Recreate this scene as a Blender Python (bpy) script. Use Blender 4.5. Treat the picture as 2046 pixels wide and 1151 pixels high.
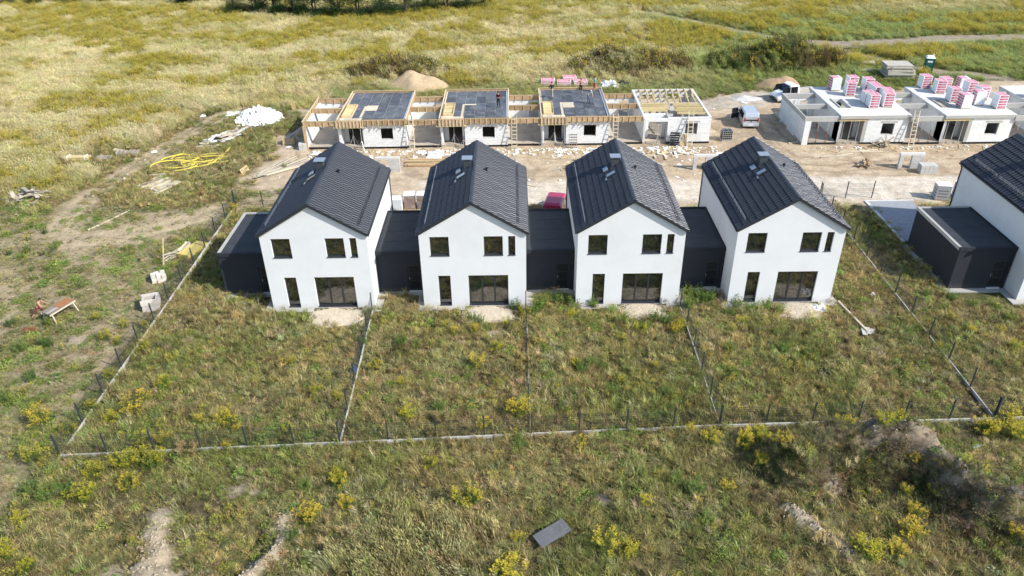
import bpy, bmesh, math, random
import numpy as np
from mathutils import Matrix, Vector
R = math.radians
for o in list(bpy.data.objects): bpy.data.objects.remove(o)
scn = bpy.context.scene
COL = scn.collection
random.seed(7)

# ------------------------------------------------------------------ camera
PITCH, YAW, ROLL = R(31.74), R(-0.40), R(-0.91)
CAM = Vector((17.19, -45.10, 29.36))
FPX = 1521.3
fw = Vector((math.sin(YAW)*math.cos(PITCH), math.cos(YAW)*math.cos(PITCH), -math.sin(PITCH)))
rt = Vector((math.cos(YAW), -math.sin(YAW), 0)); up = rt.cross(fw)
r2 = math.cos(ROLL)*rt + math.sin(ROLL)*up
u2 = -math.sin(ROLL)*rt + math.cos(ROLL)*up
cd = bpy.data.cameras.new('camera'); cam = bpy.data.objects.new('camera', cd); COL.objects.link(cam)
cd.sensor_width = 36; cd.lens = FPX/2046*36; cd.clip_end = 3000; cd.clip_start = 0.5
m = Matrix.Identity(4)
for i, c in enumerate((r2, u2, -fw)):
    for j in range(3): m[j][i] = c[j]
cam.matrix_world = Matrix.Translation(CAM) @ m
scn.camera = cam

# ------------------------------------------------------------------ sky, sun, exposure
SUN_EL = R(39)
SUN_DIR = Vector((0.887*math.cos(SUN_EL), -0.463*math.cos(SUN_EL), math.sin(SUN_EL)))
w = bpy.data.worlds.new('World'); scn.world = w; w.use_nodes = True
nt = w.node_tree; nt.nodes.clear()
sk = nt.nodes.new('ShaderNodeTexSky'); sk.sky_type = 'NISHITA'; sk.sun_disc = False
sk.sun_elevation = SUN_EL; sk.sun_rotation = math.atan2(SUN_DIR.x, SUN_DIR.y)
sk.air_density = 1.0; sk.dust_density = .8; sk.ozone_density = 1.0
bg = nt.nodes.new('ShaderNodeBackground'); bg.inputs[1].default_value = 0.15
wo = nt.nodes.new('ShaderNodeOutputWorld')
nt.links.new(sk.outputs[0], bg.inputs[0]); nt.links.new(bg.outputs[0], wo.inputs[0])
sl = bpy.data.lights.new('sun', 'SUN'); sl.energy = 4.2; sl.angle = R(0.53); sl.color = (1, .965, .905)
sun = bpy.data.objects.new('sun', sl); COL.objects.link(sun)
sun.rotation_euler = SUN_DIR.to_track_quat('Z', 'Y').to_euler(); sun.location = (60, -40, 60)
vs = scn.view_settings; vs.view_transform = 'Standard'; vs.look = 'None'; vs.exposure = 0.55; vs.gamma = 1
vs.use_curve_mapping = False
scn.render.engine = 'CYCLES'
try:
    scn.cycles.max_bounces = 5; scn.cycles.diffuse_bounces = 2; scn.cycles.transparent_max_bounces = 8
except Exception: pass

# ------------------------------------------------------------------ helpers
def tag(o, label=None, cat=None, group=None, kind=None):
    if label: o['label'] = label
    if cat: o['category'] = cat
    if group: o['group'] = group
    if kind: o['kind'] = kind
    return o
def thing(name, label, cat, loc=(0, 0, 0), rz=0, group=None):
    o = bpy.data.objects.new(name, None); COL.objects.link(o)
    o.empty_display_size = .3; o.location = loc; o.rotation_euler = (0, 0, rz)
    return tag(o, label, cat, group)
def copy_tree(o, parent=None):
    c = o.copy(); COL.objects.link(c); c.parent = parent
    for ch in list(o.children): copy_tree(ch, c)
    return c
class MB:
    """collects vertices and faces; build() makes ONE mesh object"""
    def __init__(s): s.v = []; s.f = []; s.mi = []; s.cur = 0
    def poly(s, pts):
        n = len(s.v); s.v += [tuple(p) for p in pts]; s.f.append(tuple(range(n, n+len(pts)))); s.mi.append(s.cur); return s
    def hexa(s, c):
        n = len(s.v); s.v += [tuple(p) for p in c]
        for q in ((0, 3, 2, 1), (4, 5, 6, 7), (0, 1, 5, 4), (1, 2, 6, 5), (2, 3, 7, 6), (3, 0, 4, 7)):
            s.f.append(tuple(n+i for i in q)); s.mi.append(s.cur)
        return s
    def box(s, x0, x1, y0, y1, z0, z1, M=None):
        c = [Vector(p) for p in ((x0, y0, z0), (x1, y0, z0), (x1, y1, z0), (x0, y1, z0), (x0, y0, z1), (x1, y0, z1), (x1, y1, z1), (x0, y1, z1))]
        if M is not None: c = [M @ p for p in c]
        return s.hexa(c)
    def bar(s, a, b, wd, hg, upv=(0, 0, 1)):
        a, b = Vector(a), Vector(b); d = (b-a).normalized(); U = Vector(upv)
        if abs(d.dot(U)) > .98: U = Vector((0, 1, 0))
        sd = d.cross(U).normalized(); U = sd.cross(d); sd = sd*wd/2; U = U*hg/2
        return s.hexa([a-sd-U, a+sd-U, b+sd-U, b-sd-U, a-sd+U, a+sd+U, b+sd+U, b-sd+U])
    def tube(s, pts, r, n=6, cap=True):
        pts = [Vector(p) for p in pts]; rings = []
        rr = r if isinstance(r, (list, tuple)) else [r]*len(pts)
        U = None
        for i, p in enumerate(pts):
            d = (pts[min(i+1, len(pts)-1)]-pts[max(i-1, 0)]).normalized()
            if U is None: U = d.orthogonal().normalized()
            U = (U-d*U.dot(d)); U = U.normalized() if U.length > 1e-6 else d.orthogonal().normalized()
            V = d.cross(U); b = len(s.v)
            for k in range(n):
                a = 2*math.pi*k/n; s.v.append(tuple(p+(U*math.cos(a)+V*math.sin(a))*rr[i]))
            rings.append(b)
        for a, b in zip(rings, rings[1:]):
            for k in range(n): s.f.append((a+k, a+(k+1) % n, b+(k+1) % n, b+k)); s.mi.append(s.cur)
        if cap:
            s.f.append(tuple(rings[0]+k for k in reversed(range(n)))); s.mi.append(s.cur)
            s.f.append(tuple(rings[-1]+k for k in range(n))); s.mi.append(s.cur)
        return s
    def lathe(s, prof, n=16, c=(0, 0, 0), axis='Z'):
        rings = []
        for r, z in prof:
            b = len(s.v); rings.append(b)
            for k in range(n):
                a = 2*math.pi*k/n; x, y = r*math.cos(a), r*math.sin(a)
                p = (x, y, z) if axis == 'Z' else ((z, x, y) if axis == 'X' else (x, z, y))
                s.v.append((p[0]+c[0], p[1]+c[1], p[2]+c[2]))
        for a, b in zip(rings, rings[1:]):
            for k in range(n): s.f.append((a+k, a+(k+1) % n, b+(k+1) % n, b+k)); s.mi.append(s.cur)
        s.f.append(tuple(rings[0]+k for k in reversed(range(n)))); s.mi.append(s.cur)
        s.f.append(tuple(rings[-1]+k for k in range(n))); s.mi.append(s.cur)
        return s
    def mesh(s, name, mats, smooth=False):
        me = bpy.data.meshes.new(name); me.from_pydata(s.v, [], s.f)
        for mm in (mats if isinstance(mats, (list, tuple)) else [mats]): me.materials.append(mm)
        if any(s.mi): me.polygons.foreach_set('material_index', s.mi)
        if smooth: me.polygons.foreach_set('use_smooth', [True]*len(s.f))
        me.update(); return me
    def build(s, name, mats, parent=None, smooth=False, bevel=0):
        o = bpy.data.objects.new(name, s.mesh(name, mats, smooth)); COL.objects.link(o); o.parent = parent
        if bevel:
            b = o.modifiers.new('bevel', 'BEVEL'); b.width = bevel; b.segments = 2; b.limit_method = 'ANGLE'; b.angle_limit = R(40)
        return o
def place(name, me, parent=None, loc=(0, 0, 0), rot=(0, 0, 0), sc=None):
    o = bpy.data.objects.new(name, me); COL.objects.link(o); o.parent = parent; o.location = loc; o.rotation_euler = rot
    if sc: o.scale = sc
    return o
_bm = {}
def boxmesh(x, y, z, mat_, bev=True):
    """shared box, origin at its centre, edges slightly broken"""
    k = (round(x, 3), round(y, 3), round(z, 3), mat_.name)
    if k not in _bm:
        b = MB().box(-x/2, x/2, -y/2, y/2, -z/2, z/2); _bm[k] = b.mesh('box_piece', mat_)
    return _bm[k]

# ------------------------------------------------------------------ materials
MATS = {}
def M(name, col, rough=.85, var=.12, scale=2.5, bump=0., bscale=None, rand=0., metal=0., spec=.3, stain=None, stain_amt=.5, stain_scale=.8, coat=0.):
    if name in MATS: return MATS[name]
    mt = bpy.data.materials.new(name); mt.use_nodes = True; n = mt.node_tree; N = n.nodes; L = n.links
    b = N['Principled BSDF']; b.inputs['Roughness'].default_value = rough; b.inputs['Metallic'].default_value = metal
    b.inputs['Specular IOR Level'].default_value = spec
    if coat: b.inputs['Coat Weight'].default_value = coat; b.inputs['Coat Roughness'].default_value = .06
    tc = N.new('ShaderNodeTexCoord'); oi = N.new('ShaderNodeObjectInfo')
    add = N.new('ShaderNodeVectorMath'); add.operation = 'ADD'
    mulr = N.new('ShaderNodeVectorMath'); mulr.operation = 'SCALE'; mulr.inputs[0].default_value = (37., 17., 71.)
    L.new(oi.outputs['Random'], mulr.inputs['Scale']); L.new(tc.outputs['Object'], add.inputs[0]); L.new(mulr.outputs[0], add.inputs[1])
    no = N.new('ShaderNodeTexNoise'); no.inputs['Scale'].default_value = scale; no.inputs['Detail'].default_value = 6; no.inputs['Roughness'].default_value = .65
    L.new(add.outputs[0], no.inputs['Vector'])
    mr = N.new('ShaderNodeMapRange'); mr.inputs[1].default_value = .25; mr.inputs[2].default_value = .75
    mr.inputs[3].default_value = 1-var; mr.inputs[4].default_value = 1+var; L.new(no.outputs[0], mr.inputs[0])
    last = mr.outputs[0]
    if rand:
        m2 = N.new('ShaderNodeMapRange'); m2.inputs[3].default_value = 1-rand; m2.inputs[4].default_value = 1+rand
        L.new(oi.outputs['Random'], m2.inputs[0])
        mm = N.new('ShaderNodeMath'); mm.operation = 'MULTIPLY'; L.new(last, mm.inputs[0]); L.new(m2.outputs[0], mm.inputs[1]); last = mm.outputs[0]
    cs = N.new('ShaderNodeVectorMath'); cs.operation = 'SCALE'; cs.inputs[0].default_value = col[:3]; L.new(last, cs.inputs['Scale'])
    out = cs.outputs[0]
    if stain:
        n2 = N.new('ShaderNodeTexNoise'); n2.inputs['Scale'].default_value = stain_scale; n2.inputs['Detail'].default_value = 5; n2.inputs['Roughness'].default_value = .7
        L.new(add.outputs[0], n2.inputs['Vector'])
        m3 = N.new('ShaderNodeMapRange'); m3.inputs[1].default_value = .5; m3.inputs[2].default_value = .68; m3.inputs[4].default_value = stain_amt
        L.new(n2.outputs[0], m3.inputs[0])
        mx = N.new('ShaderNodeMix'); mx.data_type = 'RGBA'; mx.inputs[7].default_value = (*stain, 1)
        L.new(m3.outputs[0], mx.inputs[0]); L.new(out, mx.inputs[6]); out = mx.outputs[2]
    L.new(out, b.inputs['Base Color'])
    if bump:
        bn = N.new('ShaderNodeTexNoise'); bn.inputs['Scale'].default_value = bscale or scale*6; bn.inputs['Detail'].default_value = 4
        L.new(add.outputs[0], bn.inputs['Vector'])
        bp = N.new('ShaderNodeBump'); bp.inputs['Strength'].default_value = bump; bp.inputs['Distance'].default_value = .05
        L.new(bn.outputs[0], bp.inputs['Height']); L.new(bp.outputs[0], b.inputs['Normal'])
    MATS[name] = mt; return mt
def foliage(name, col, var=.35, trans=.35, inst=False, rough=.7):
    """leaf and blade material: diffuse + translucent, tint per plant"""
    if name in MATS: return MATS[name]
    mt = bpy.data.materials.new(name); mt.use_nodes = True; n = mt.node_tree; N = n.nodes; L = n.links; N.clear()
    out = N.new('ShaderNodeOutputMaterial'); d = N.new('ShaderNodeBsdfPrincipled'); t = N.new('ShaderNodeBsdfTranslucent'); mx = N.new('ShaderNodeMixShader')
    d.inputs['Roughness'].default_value = rough; d.inputs['Specular IOR Level'].default_value = .2
    mx.inputs[0].default_value = trans
    L.new(d.outputs[0], mx.inputs[1]); L.new(t.outputs[0], mx.inputs[2]); L.new(mx.outputs[0], out.inputs[0])
    geo = N.new('ShaderNodeNewGeometry')
    no = N.new('ShaderNodeTexNoise'); no.inputs['Scale'].default_value = 9; no.inputs['Detail'].default_value = 3
    L.new(geo.outputs['Position'], no.inputs['Vector'])
    isl = N.new('ShaderNodeMath'); isl.operation = 'ADD'; L.new(no.outputs[0], isl.inputs[0]); L.new(geo.outputs['Random Per Island'], isl.inputs[1])
    mr = N.new('ShaderNodeMapRange'); mr.inputs[1].default_value = .3; mr.inputs[2].default_value = 1.7; mr.inputs[3].default_value = 1-var; mr.inputs[4].default_value = 1+var
    L.new(isl.outputs[0], mr.inputs[0])
    cs = N.new('ShaderNodeVectorMath'); cs.operation = 'SCALE'; L.new(mr.outputs[0], cs.inputs['Scale'])
    if inst:
        at = N.new('ShaderNodeAttribute'); at.attribute_type = 'INSTANCER'; at.attribute_name = 'tint'
        L.new(at.outputs['Vector'], cs.inputs[0])
    else:
        oi = N.new('ShaderNodeObjectInfo'); hs = N.new('ShaderNodeHueSaturation'); hs.inputs['Color'].default_value = (*col, 1)
        m2 = N.new('ShaderNodeMapRange'); m2.inputs[3].default_value = .492; m2.inputs[4].default_value = .528; L.new(oi.outputs['Random'], m2.inputs[0]); L.new(m2.outputs[0], hs.inputs['Hue'])
        m3 = N.new('ShaderNodeMapRange'); m3.inputs[3].default_value = 1.2; m3.inputs[4].default_value = .8; L.new(oi.outputs['Random'], m3.inputs[0]); L.new(m3.outputs[0], hs.inputs['Value'])
        L.new(hs.outputs[0], cs.inputs[0])
    L.new(cs.outputs[0], d.inputs['Base Color']); L.new(cs.outputs[0], t.inputs['Color'])
    MATS[name] = mt; return mt
def metalpaint(name, col, rough=.3, metal=.3): return M(name, col, rough, .06, 2, metal=metal, spec=.5, coat=.6)

WHITE = M('white_render', (.70, .705, .71), .9, .035, .7, bump=.06, bscale=60, stain=(.60, .60, .585), stain_amt=.45, stain_scale=.3)
DARKR = M('anthracite_render', (.024, .027, .034), .8, .12, 1.5, bump=.06, bscale=50)
ROOFFELT = M('dark_roof_membrane', (.042, .047, .054), .75, .16, 1.2, stain=(.06, .064, .068), stain_amt=.5, stain_scale=.6)
TILE = M('anthracite_roof_tile', (.027, .030, .037), .42, .16, 1.1, spec=.85)
FRAME = M('anthracite_frame', (.028, .031, .036), .45, .08, 2, spec=.4)
METALG = M('grey_metal', (.38, .40, .42), .35, .08, 3, metal=.7)
ZINC = M('pale_zinc', (.26, .31, .37), .45, .08, 3, metal=.2)
CHIM = M('dark_chimney_render', (.045, .055, .06), .7, .1, 3)
CONC = M('grey_concrete', (.42, .41, .38), .9, .14, 1.6, bump=.12, stain=(.30, .28, .25), stain_amt=.5)
CONCP = M('pale_concrete', (.62, .61, .58), .9, .10, 1.2, bump=.1, stain=(.48, .46, .43), stain_amt=.5)
CONCD = M('dusty_floor_concrete', (.44, .38, .30), .92, .16, .9, bump=.1, stain=(.22, .18, .14), stain_amt=.6, stain_scale=.7)
BLOCK = M('aerated_block', (.74, .74, .72), .95, .05, 4, rand=.07, bump=.05, stain=(.62, .60, .57), stain_amt=.35, stain_scale=1.2)
MORTAR = M('block_joint', (.52, .51, .49), .95, .1, 4)
BITUM = M('black_bitumen', (.018, .018, .02), .7, .15, 3)
WOODN = M('fresh_timber', (.52, .40, .23), .8, .16, 3, rand=.22, stain=(.34, .24, .13), stain_amt=.5, stain_scale=2)
WOODY = M('yellow_timber', (.55, .44, .22), .8, .16, 3, rand=.25, stain=(.40, .31, .18), stain_amt=.5, stain_scale=2)
WOODB = M('brown_form_board', (.44, .30, .165), .8, .2, 2.5, rand=.25, stain=(.16, .10, .06), stain_amt=.6, stain_scale=1.5)
WOODG = M('weathered_timber', (.40, .35, .28), .9, .16, 3, rand=.28, stain=(.22, .19, .15), stain_amt=.5, stain_scale=2)
WOODP = M('pale_plank', (.60, .52, .38), .85, .12, 3, rand=.2, stain=(.42, .35, .25), stain_amt=.5, stain_scale=2)
PLYD = M('dark_film_plywood', (.088, .096, .11), .6, .3, 1.6, rand=.3, stain=(.27, .27, .26), stain_amt=.6, stain_scale=1.1)
STEEL = M('galvanised_steel', (.55, .55, .54), .45, .1, 4, metal=.5)
RUST = M('rusty_steel', (.26, .10, .045), .85, .25, 6)
POSTM = M('dark_post_paint', (.035, .045, .05), .5, .08, 3)
BLACKP = M('black_plastic', (.015, .016, .018), .4, .15, 4)
WHITEP = M('white_plastic_film', (.82, .83, .84), .5, .05, 3, bump=.2, bscale=6)
RUBBER = M('black_rubber', (.02, .02, .02), .8, .1, 5)
GRAVEL = M('beige_gravel', (.58, .50, .38), .95, .22, 16, bump=.6, bscale=22)
SAND = M('heap_sand', (.46, .345, .21), .97, .2, 2.2, bump=.5, bscale=8, stain=(.33, .24, .15), stain_amt=.5, stain_scale=.9)
SOILM = M('dug_soil', (.36, .25, .15), .97, .2, 2.5, bump=.4, bscale=7, stain=(.20, .14, .09), stain_amt=.6)
def glass():
    mt = bpy.data.materials.new('window_glass'); mt.use_nodes = True; b = mt.node_tree.nodes['Principled BSDF']
    b.inputs['Base Color'].default_value = (.010, .012, .012, 1); b.inputs['Roughness'].default_value = .02; b.inputs['IOR'].default_value = 2.5
    no = mt.node_tree.nodes.new('ShaderNodeTexNoise'); no.inputs['Scale'].default_value = .7
    bp = mt.node_tree.nodes.new('ShaderNodeBump'); bp.inputs['Strength'].default_value = .02; bp.inputs['Distance'].default_value = .05
    mt.node_tree.links.new(no.outputs[0], bp.inputs['Height']); mt.node_tree.links.new(bp.outputs[0], b.inputs['Normal'])
    return mt
GLASS = glass()
def splash(mt, top=.55, amt=.4, col=(.46, .42, .35)):
    """rain-splash dirt on the lowest part of a wall, ragged by noise"""
    N, L = mt.node_tree.nodes, mt.node_tree.links; b = N['Principled BSDF']; src = b.inputs['Base Color'].links[0].from_socket
    tc = N.new('ShaderNodeTexCoord'); sp = N.new('ShaderNodeSeparateXYZ'); L.new(tc.outputs['Object'], sp.inputs[0])
    no = N.new('ShaderNodeTexNoise'); no.inputs['Scale'].default_value = 2.2; no.inputs['Detail'].default_value = 7; no.inputs['Roughness'].default_value = .75; L.new(tc.outputs['Object'], no.inputs['Vector'])
    ad = N.new('ShaderNodeMath'); ad.operation = 'MULTIPLY_ADD'; ad.inputs[1].default_value = -1.1; ad.inputs[2].default_value = .55; L.new(no.outputs[0], ad.inputs[0])
    s2 = N.new('ShaderNodeMath'); s2.operation = 'ADD'; L.new(sp.outputs[2], s2.inputs[0]); L.new(ad.outputs[0], s2.inputs[1])
    mr = N.new('ShaderNodeMapRange'); mr.inputs[1].default_value = top; mr.inputs[2].default_value = 0; mr.inputs[3].default_value = 0; mr.inputs[4].default_value = amt; L.new(s2.outputs[0], mr.inputs[0])
    mx = N.new('ShaderNodeMix'); mx.data_type = 'RGBA'; mx.inputs[7].default_value = (*col, 1); L.new(mr.outputs[0], mx.inputs[0]); L.new(src, mx.inputs[6]); L.new(mx.outputs[2], b.inputs['Base Color'])
splash(WHITE); splash(DARKR, .5, .5, (.09, .085, .075))

# ------------------------------------------------------------------ terrain fields (world metres)
def _h(ix, iy, s):
    n = (ix.astype(np.int64)*374761393 + iy.astype(np.int64)*668265263 + s*1442695041) & 0x7fffffff
    n = (n ^ (n >> 13))*1274126177 & 0x7fffffff
    return ((n ^ (n >> 16)) & 0xffff)/65535.
def vnoise(x, y, s=0):
    ix, iy = np.floor(x), np.floor(y); fx, fy = x-ix, y-iy
    fx = fx*fx*(3-2*fx); fy = fy*fy*(3-2*fy)
    a, b, c, d = _h(ix, iy, s), _h(ix+1, iy, s), _h(ix, iy+1, s), _h(ix+1, iy+1, s)
    return (a*(1-fx)+b*fx)*(1-fy)+(c*(1-fx)+d*fx)*fy
def fbm(x, y, sc, s=0, o=4):
    t = 0; a = .5; f = 1/sc
    for i in range(o): t = t+a*vnoise(x*f+i*17.3, y*f+i*9.1, s+i); a *= .5; f *= 2.03
    return t/(1-.5**o)
def sst(a, b, x): t = np.clip((x-a)/(b-a), 0, 1); return t*t*(3-2*t)
def pl_dist(x, y, pts):
    """distance to a polyline and the running parameter (0..n-1)"""
    best = np.full(x.shape, 1e9); par = np.zeros(x.shape)
    for i, ((ax, ay), (bx, by)) in enumerate(zip(pts, pts[1:])):
        dx, dy = bx-ax, by-ay; t = np.clip(((x-ax)*dx+(y-ay)*dy)/(dx*dx+dy*dy), 0, 1)
        d = np.hypot(x-ax-t*dx, y-ay-t*dy); k = d < best; best = np.where(k, d, best); par = np.where(k, i+t, par)
    return best, par
def poly_sd(x, y, pts):
    """signed distance to a polygon, positive inside"""
    d, _ = pl_dist(x, y, pts+[pts[0]]); ins = np.zeros(x.shape, bool)
    for (ax, ay), (bx, by) in zip(pts, pts[1:]+[pts[0]]):
        c = ((ay > y) != (by > y)) & (x < (bx-ax)*(y-ay)/((by-ay) if by != ay else 1e-9)+ax); ins ^= c
    return np.where(ins, d, -d)
SITE = [(-11, 21.5), (-7.5, 28), (-10, 34), (-7, 38), (-9, 43), (-4, 46.5), (20, 44.5), (30, 46.5), (39, 45.5), (46, 49.5), (57, 47.5), (66, 49.5), (78, 52), (100, 49), (100, 15.6), (54, 15.8), (40, 15.2), (7, 15.4), (2, 17.5)]
TRACK = [(2, 16.8), (-3, 17.4), (-6.2, 17.8), (-9.5, 15.8), (-12.4, 13.2), (-15.5, 11.2), (-19.2, 10.6), (-21.8, 12.6), (-22.2, 16.5), (-21.9, 20.8), (-21.4, 24.9), (-20.5, 27.6), (-19.9, 31.5), (-18.9, 36), (-17.1, 41), (-13.9, 45.6), (-9, 47.6), (0, 48)]
TRACK2 = [(-22, 13), (-26, 9), (-30, 6.5), (-36, 5)]
PATHR = [(40, 92), (47.8, 83.4), (54.3, 77), (60, 72.8), (64, 69), (66, 64), (72, 56), (80, 52)]
ROADR = [(60, 71.5), (67, 70.3), (79, 71.6), (94, 72.3), (140, 73)]
FARROAD = [(-120, 112), (-60, 107.5), (-35, 105.7), (-10, 104.5), (30, 108)]
RIDGE1 = [(-.65, -19.2), (-.45, -20.4), (.2, -21.2), (0., -22.1), (1.1, -22.9)]
RIDGE2 = [(5.9, -18.8), (5.55, -19.75), (6.0, -20.5), (5.6, -21.4), (4.9, -22.5), (4.2, -23.5)]
MOUND = [(31.6, -16.4), (34.0, -15.3), (36.3, -15.0), (37.9, -15.4), (38.8, -16.8), (39.1, -18.1), (39.8, -19.5), (42.5, -20.2)]
RIDGE3 = [(30.4, -19.1), (31.1, -20.1), (31.8, -21.0), (32.4, -22.0)]
SPOILS = [((2.2, 55.8), 6.6, 2.2, 1.8), ((32.5, 57.0), 8.6, 3.0, 2.2), ((52.5, 57.2), 9.2, 3.2, 2.8)]
def height(x, y):
    z = (fbm(x, y, 5., 3)-.5)*.10*sst(.3, 2.2, np.hypot(np.clip(np.maximum(-4.5-x, x-39.6), 0, None), np.clip(np.maximum(-.6-y, y-9.5), 0, None)))
    z = z*np.where((y > 14) & (y < 48), .35, 1.)
    for L, hh, wd in ((RIDGE1, .45, .6), (RIDGE2, .42, .45), (RIDGE3, .6, .7)):
        d, _ = pl_dist(x, y, L); z = z+hh*np.exp(-((d+(fbm(x, y, .9, 12)-.5)*.7)/wd)**2)*(.45+1.1*fbm(x, y, .6, 11))
    d, _ = pl_dist(x, y, MOUND); z = z+2.1*np.exp(-((d+(fbm(x, y, 1.1, 22)-.5)*1.1)/1.2)**2)*(.5+1.0*fbm(x, y, .8, 21))
    for cx, cy, r, hh in ((4.5, -20.6, .8, -.6), (-1.8, -19.8, .6, -.55), (33.6, -17.6, 1.4, -.6), (3.8, -21.9, .6, -.6), (30.4, -17.6, .9, -.4), (41.3, -17.2, 1.1, -.45)):
        z = z+hh*np.exp(-((x-cx)**2+(y-cy)**2)/r**2)
    for (cx, cy), rx, ry, hh in SPOILS:
        q = ((x-cx)/rx)**2+((y-cy)/ry)**2; z = z+hh*np.exp(-q*1.3)*(.6+.8*fbm(x, y, 3., 31))
    # open meadow undulation, and the rest of the rough ground in front of the fence
    z = z+(fbm(x, y, 22., 41)-.5)*.9*sst(58, 80, y)
    z = z+(fbm(x, y, 2.2, 51)-.45)*.30*sst(-15.0, -17.0, y)
    z = z-.05*rut_field(x, y)
    for L in (TRACK,):
        d, _ = pl_dist(x, y, L); z = z-.07*np.exp(-((d-.8)/.3)**2)
    return z
RUTS = [[(37, 27.5), (41, 24.6), (48, 23.6), (56, 25.2), (66, 24.6), (80, 25)], [(38.5, 40), (40.5, 33), (40, 28), (44, 24.4), (52, 22.6), (64, 22.8)], [(44.5, 46), (45.2, 40), (45, 33), (46, 27.5), (52, 26), (60, 26.6)], [(-5, 22), (4, 22.6), (14, 23.8), (26, 23.2), (38, 24.8)], [(-12, 21), (-4, 27), (-6, 34), (-8, 40)], [(10, 18.2), (30, 18.6), (60, 18.9), (90, 18.4)]]
def rut_field(x, y):
    k = np.zeros(x.shape)
    for L in RUTS:
        d, _ = pl_dist(x, y, L); k = np.maximum(k, np.exp(-((d-.78)/.2)**2)*sst(.3, .6, fbm(x, y, 2.2, 77)))
    return k
def bare_fields(x, y):
    n1 = fbm(x, y, 3.2, 5)-.5; n2 = fbm(x, y, .8, 8)-.5; n3 = fbm(x, y, 7., 9)-.5
    site = sst(-1.1, 1.3, poly_sd(x, y, SITE)+n1*3.2+n2*1.4)
    road = sst(-.5, .6, np.minimum(y-16.4, 21.6-y)+n2*.9+n1*.8)*sst(6, 10, x+n1*3)
    d, _ = pl_dist(x, y, TRACK); tr = sst(2.6, .8, d+n1*2.2+n2*1.5)*(.62+.38*np.exp(-((d-.85)/.42)**2))
    d2, _ = pl_dist(x, y, TRACK2); tr = np.maximum(tr, .55*sst(1.5, .3, d2+n1*2+n2))
    left = .62*sst(.04, .22, n3*.9+n2*.7)*((x < -8.6) & (y < 16) & (y > -14))*sst(-34, -27, x)
    pr, _ = pl_dist(x, y, PATHR); rr, _ = pl_dist(x, y, ROADR); fr, _ = pl_dist(x, y, FARROAD)
    gp = np.maximum(sst(2.1, 1.1, pr+n2*1.1), np.maximum(sst(3.0, 2.1, rr+n2*.9), sst(2.2, 1.4, fr+n2)))
    fg = np.zeros(x.shape)
    for L, wd in ((RIDGE1, .8), (RIDGE2, .62), (RIDGE3, .55)):
        d, _ = pl_dist(x, y, L); fg = np.maximum(fg, sst(wd, wd*.35, d+n2*1.5+n1*.9))
    for cx, cy, rx, ry in ((2.86, -17.3, 1.05, .6), (21.9, -18.2, 1.0, .6), (8.5, -21.3, .6, .7), (15.4, -3.4, 1.0, .5), (-1.6, -22.2, .7, .35), (41.9, -1.4, .9, .6), (33.3, -17.4, .9, .6), (-16, 1.4, 1.3, .5), (-12.2, -3.5, .8, .6), (-13.1, -7.8, .9, .9)):
        q = np.hypot((x-cx)/rx, (y-cy)/ry); fg = np.maximum(fg, .9*sst(1.15, .6, q+n2*1.1))
    d, _ = pl_dist(x, y-.35, MOUND); fg = np.maximum(fg, .88*sst(1.6, .5, d+n2*2.4+n1*1.4)*sst(33.0, 36, x))
    return site, road, tr, left, gp, fg

# ------------------------------------------------------------------ ground sheet
def axis_lines(segs):
    out = [segs[0][0]]
    for a, b, st in segs: out += list(np.linspace(a, b, max(1, int(round((b-a)/st)))+1)[1:])
    return np.array(out)
gx = axis_lines([(-900, -130, 60), (-130, -46, 1.5), (-46, -9, .34), (-9, 48, .2), (48, 72, .34), (72, 130, 1.2), (130, 900, 60)])
gy = axis_lines([(-500, -40, 40), (-40, -26, 1.), (-26, -14.5, .15), (-14.5, 50, .3), (50, 75, .5), (75, 125, 1.2), (125, 1500, 80)])
GX, GY = np.meshgrid(gx, gy)
near = (np.abs(GX) < 200) & (GY < 200) & (GY > -60)
GZ = np.where(near, height(GX, GY), 0.)
site, road, tr, left, gp, fg = bare_fields(GX, GY)
def mixc(c, col, k): return c*(1-k[..., None])+np.array(col)*k[..., None]
n1, n2, n3 = fbm(GX, GY, 4, 61), fbm(GX, GY, 1.1, 62), fbm(GX, GY, 14, 63)
C = np.ones(GX.shape+(3,))*np.array((.085, .068, .036))
C = mixc(C, (.07, .078, .028), sst(.42, .62, n1))
C = mixc(C, (.16, .13, .07), sst(.5, .7, n2)*.7)
C = mixc(C, (.27, .225, .13), sst(-8.3, -9.2, GX)*sst(24, 16, GY+n1*4)*(.55+.4*n2))
far = sst(46, 52, GY+n1*4)
C = mixc(C, (.30, .25, .10), far*.85)
C = mixc(C, (.16, .17, .05), far*sst(.52, .7, n3)*.6)
gright = sst(36, 48, GX+n3*8)*sst(46, 54, GY)*sst(96, 84, GY)
C = mixc(C, (.14, .17, .05), gright*.8)
C = mixc(C, (.40, .31, .20), left)
C = mixc(C, (.42, .335, .215), np.clip(tr, 0, 1)*.97)
C = mixc(C, (.45, .35, .235), site)
C = mixc(C, (.33, .25, .165), site*sst(.5, .68, n1)*.75)
C = mixc(C, (.53, .44, .32), site*sst(.52, .7, n2)*.6)
C = mixc(C, (.24, .17, .105), site*np.clip(rut_field(GX, GY), 0, 1)*.7)
C = mixc(C, (.27, .21, .145), site*sst(.56, .68, fbm(GX, GY, 2.4, 64))*.55)
C = mixc(C, (.58, .51, .41), road*(.75+.25*sst(.35, .6, n2)))
C = mixc(C, (.30, .245, .19), gp*.9)
C = mixc(C, (.42, .40, .36), sst(-.2, .8, np.minimum(np.minimum(GX-40, 58-GX), np.minimum(GY-42, 49.5-GY))+(n1-.5)*5)*site*.45)
C = mixc(C, (.36, .295, .21), np.clip(fg, 0, 1)*(.75+.25*n2))
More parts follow.
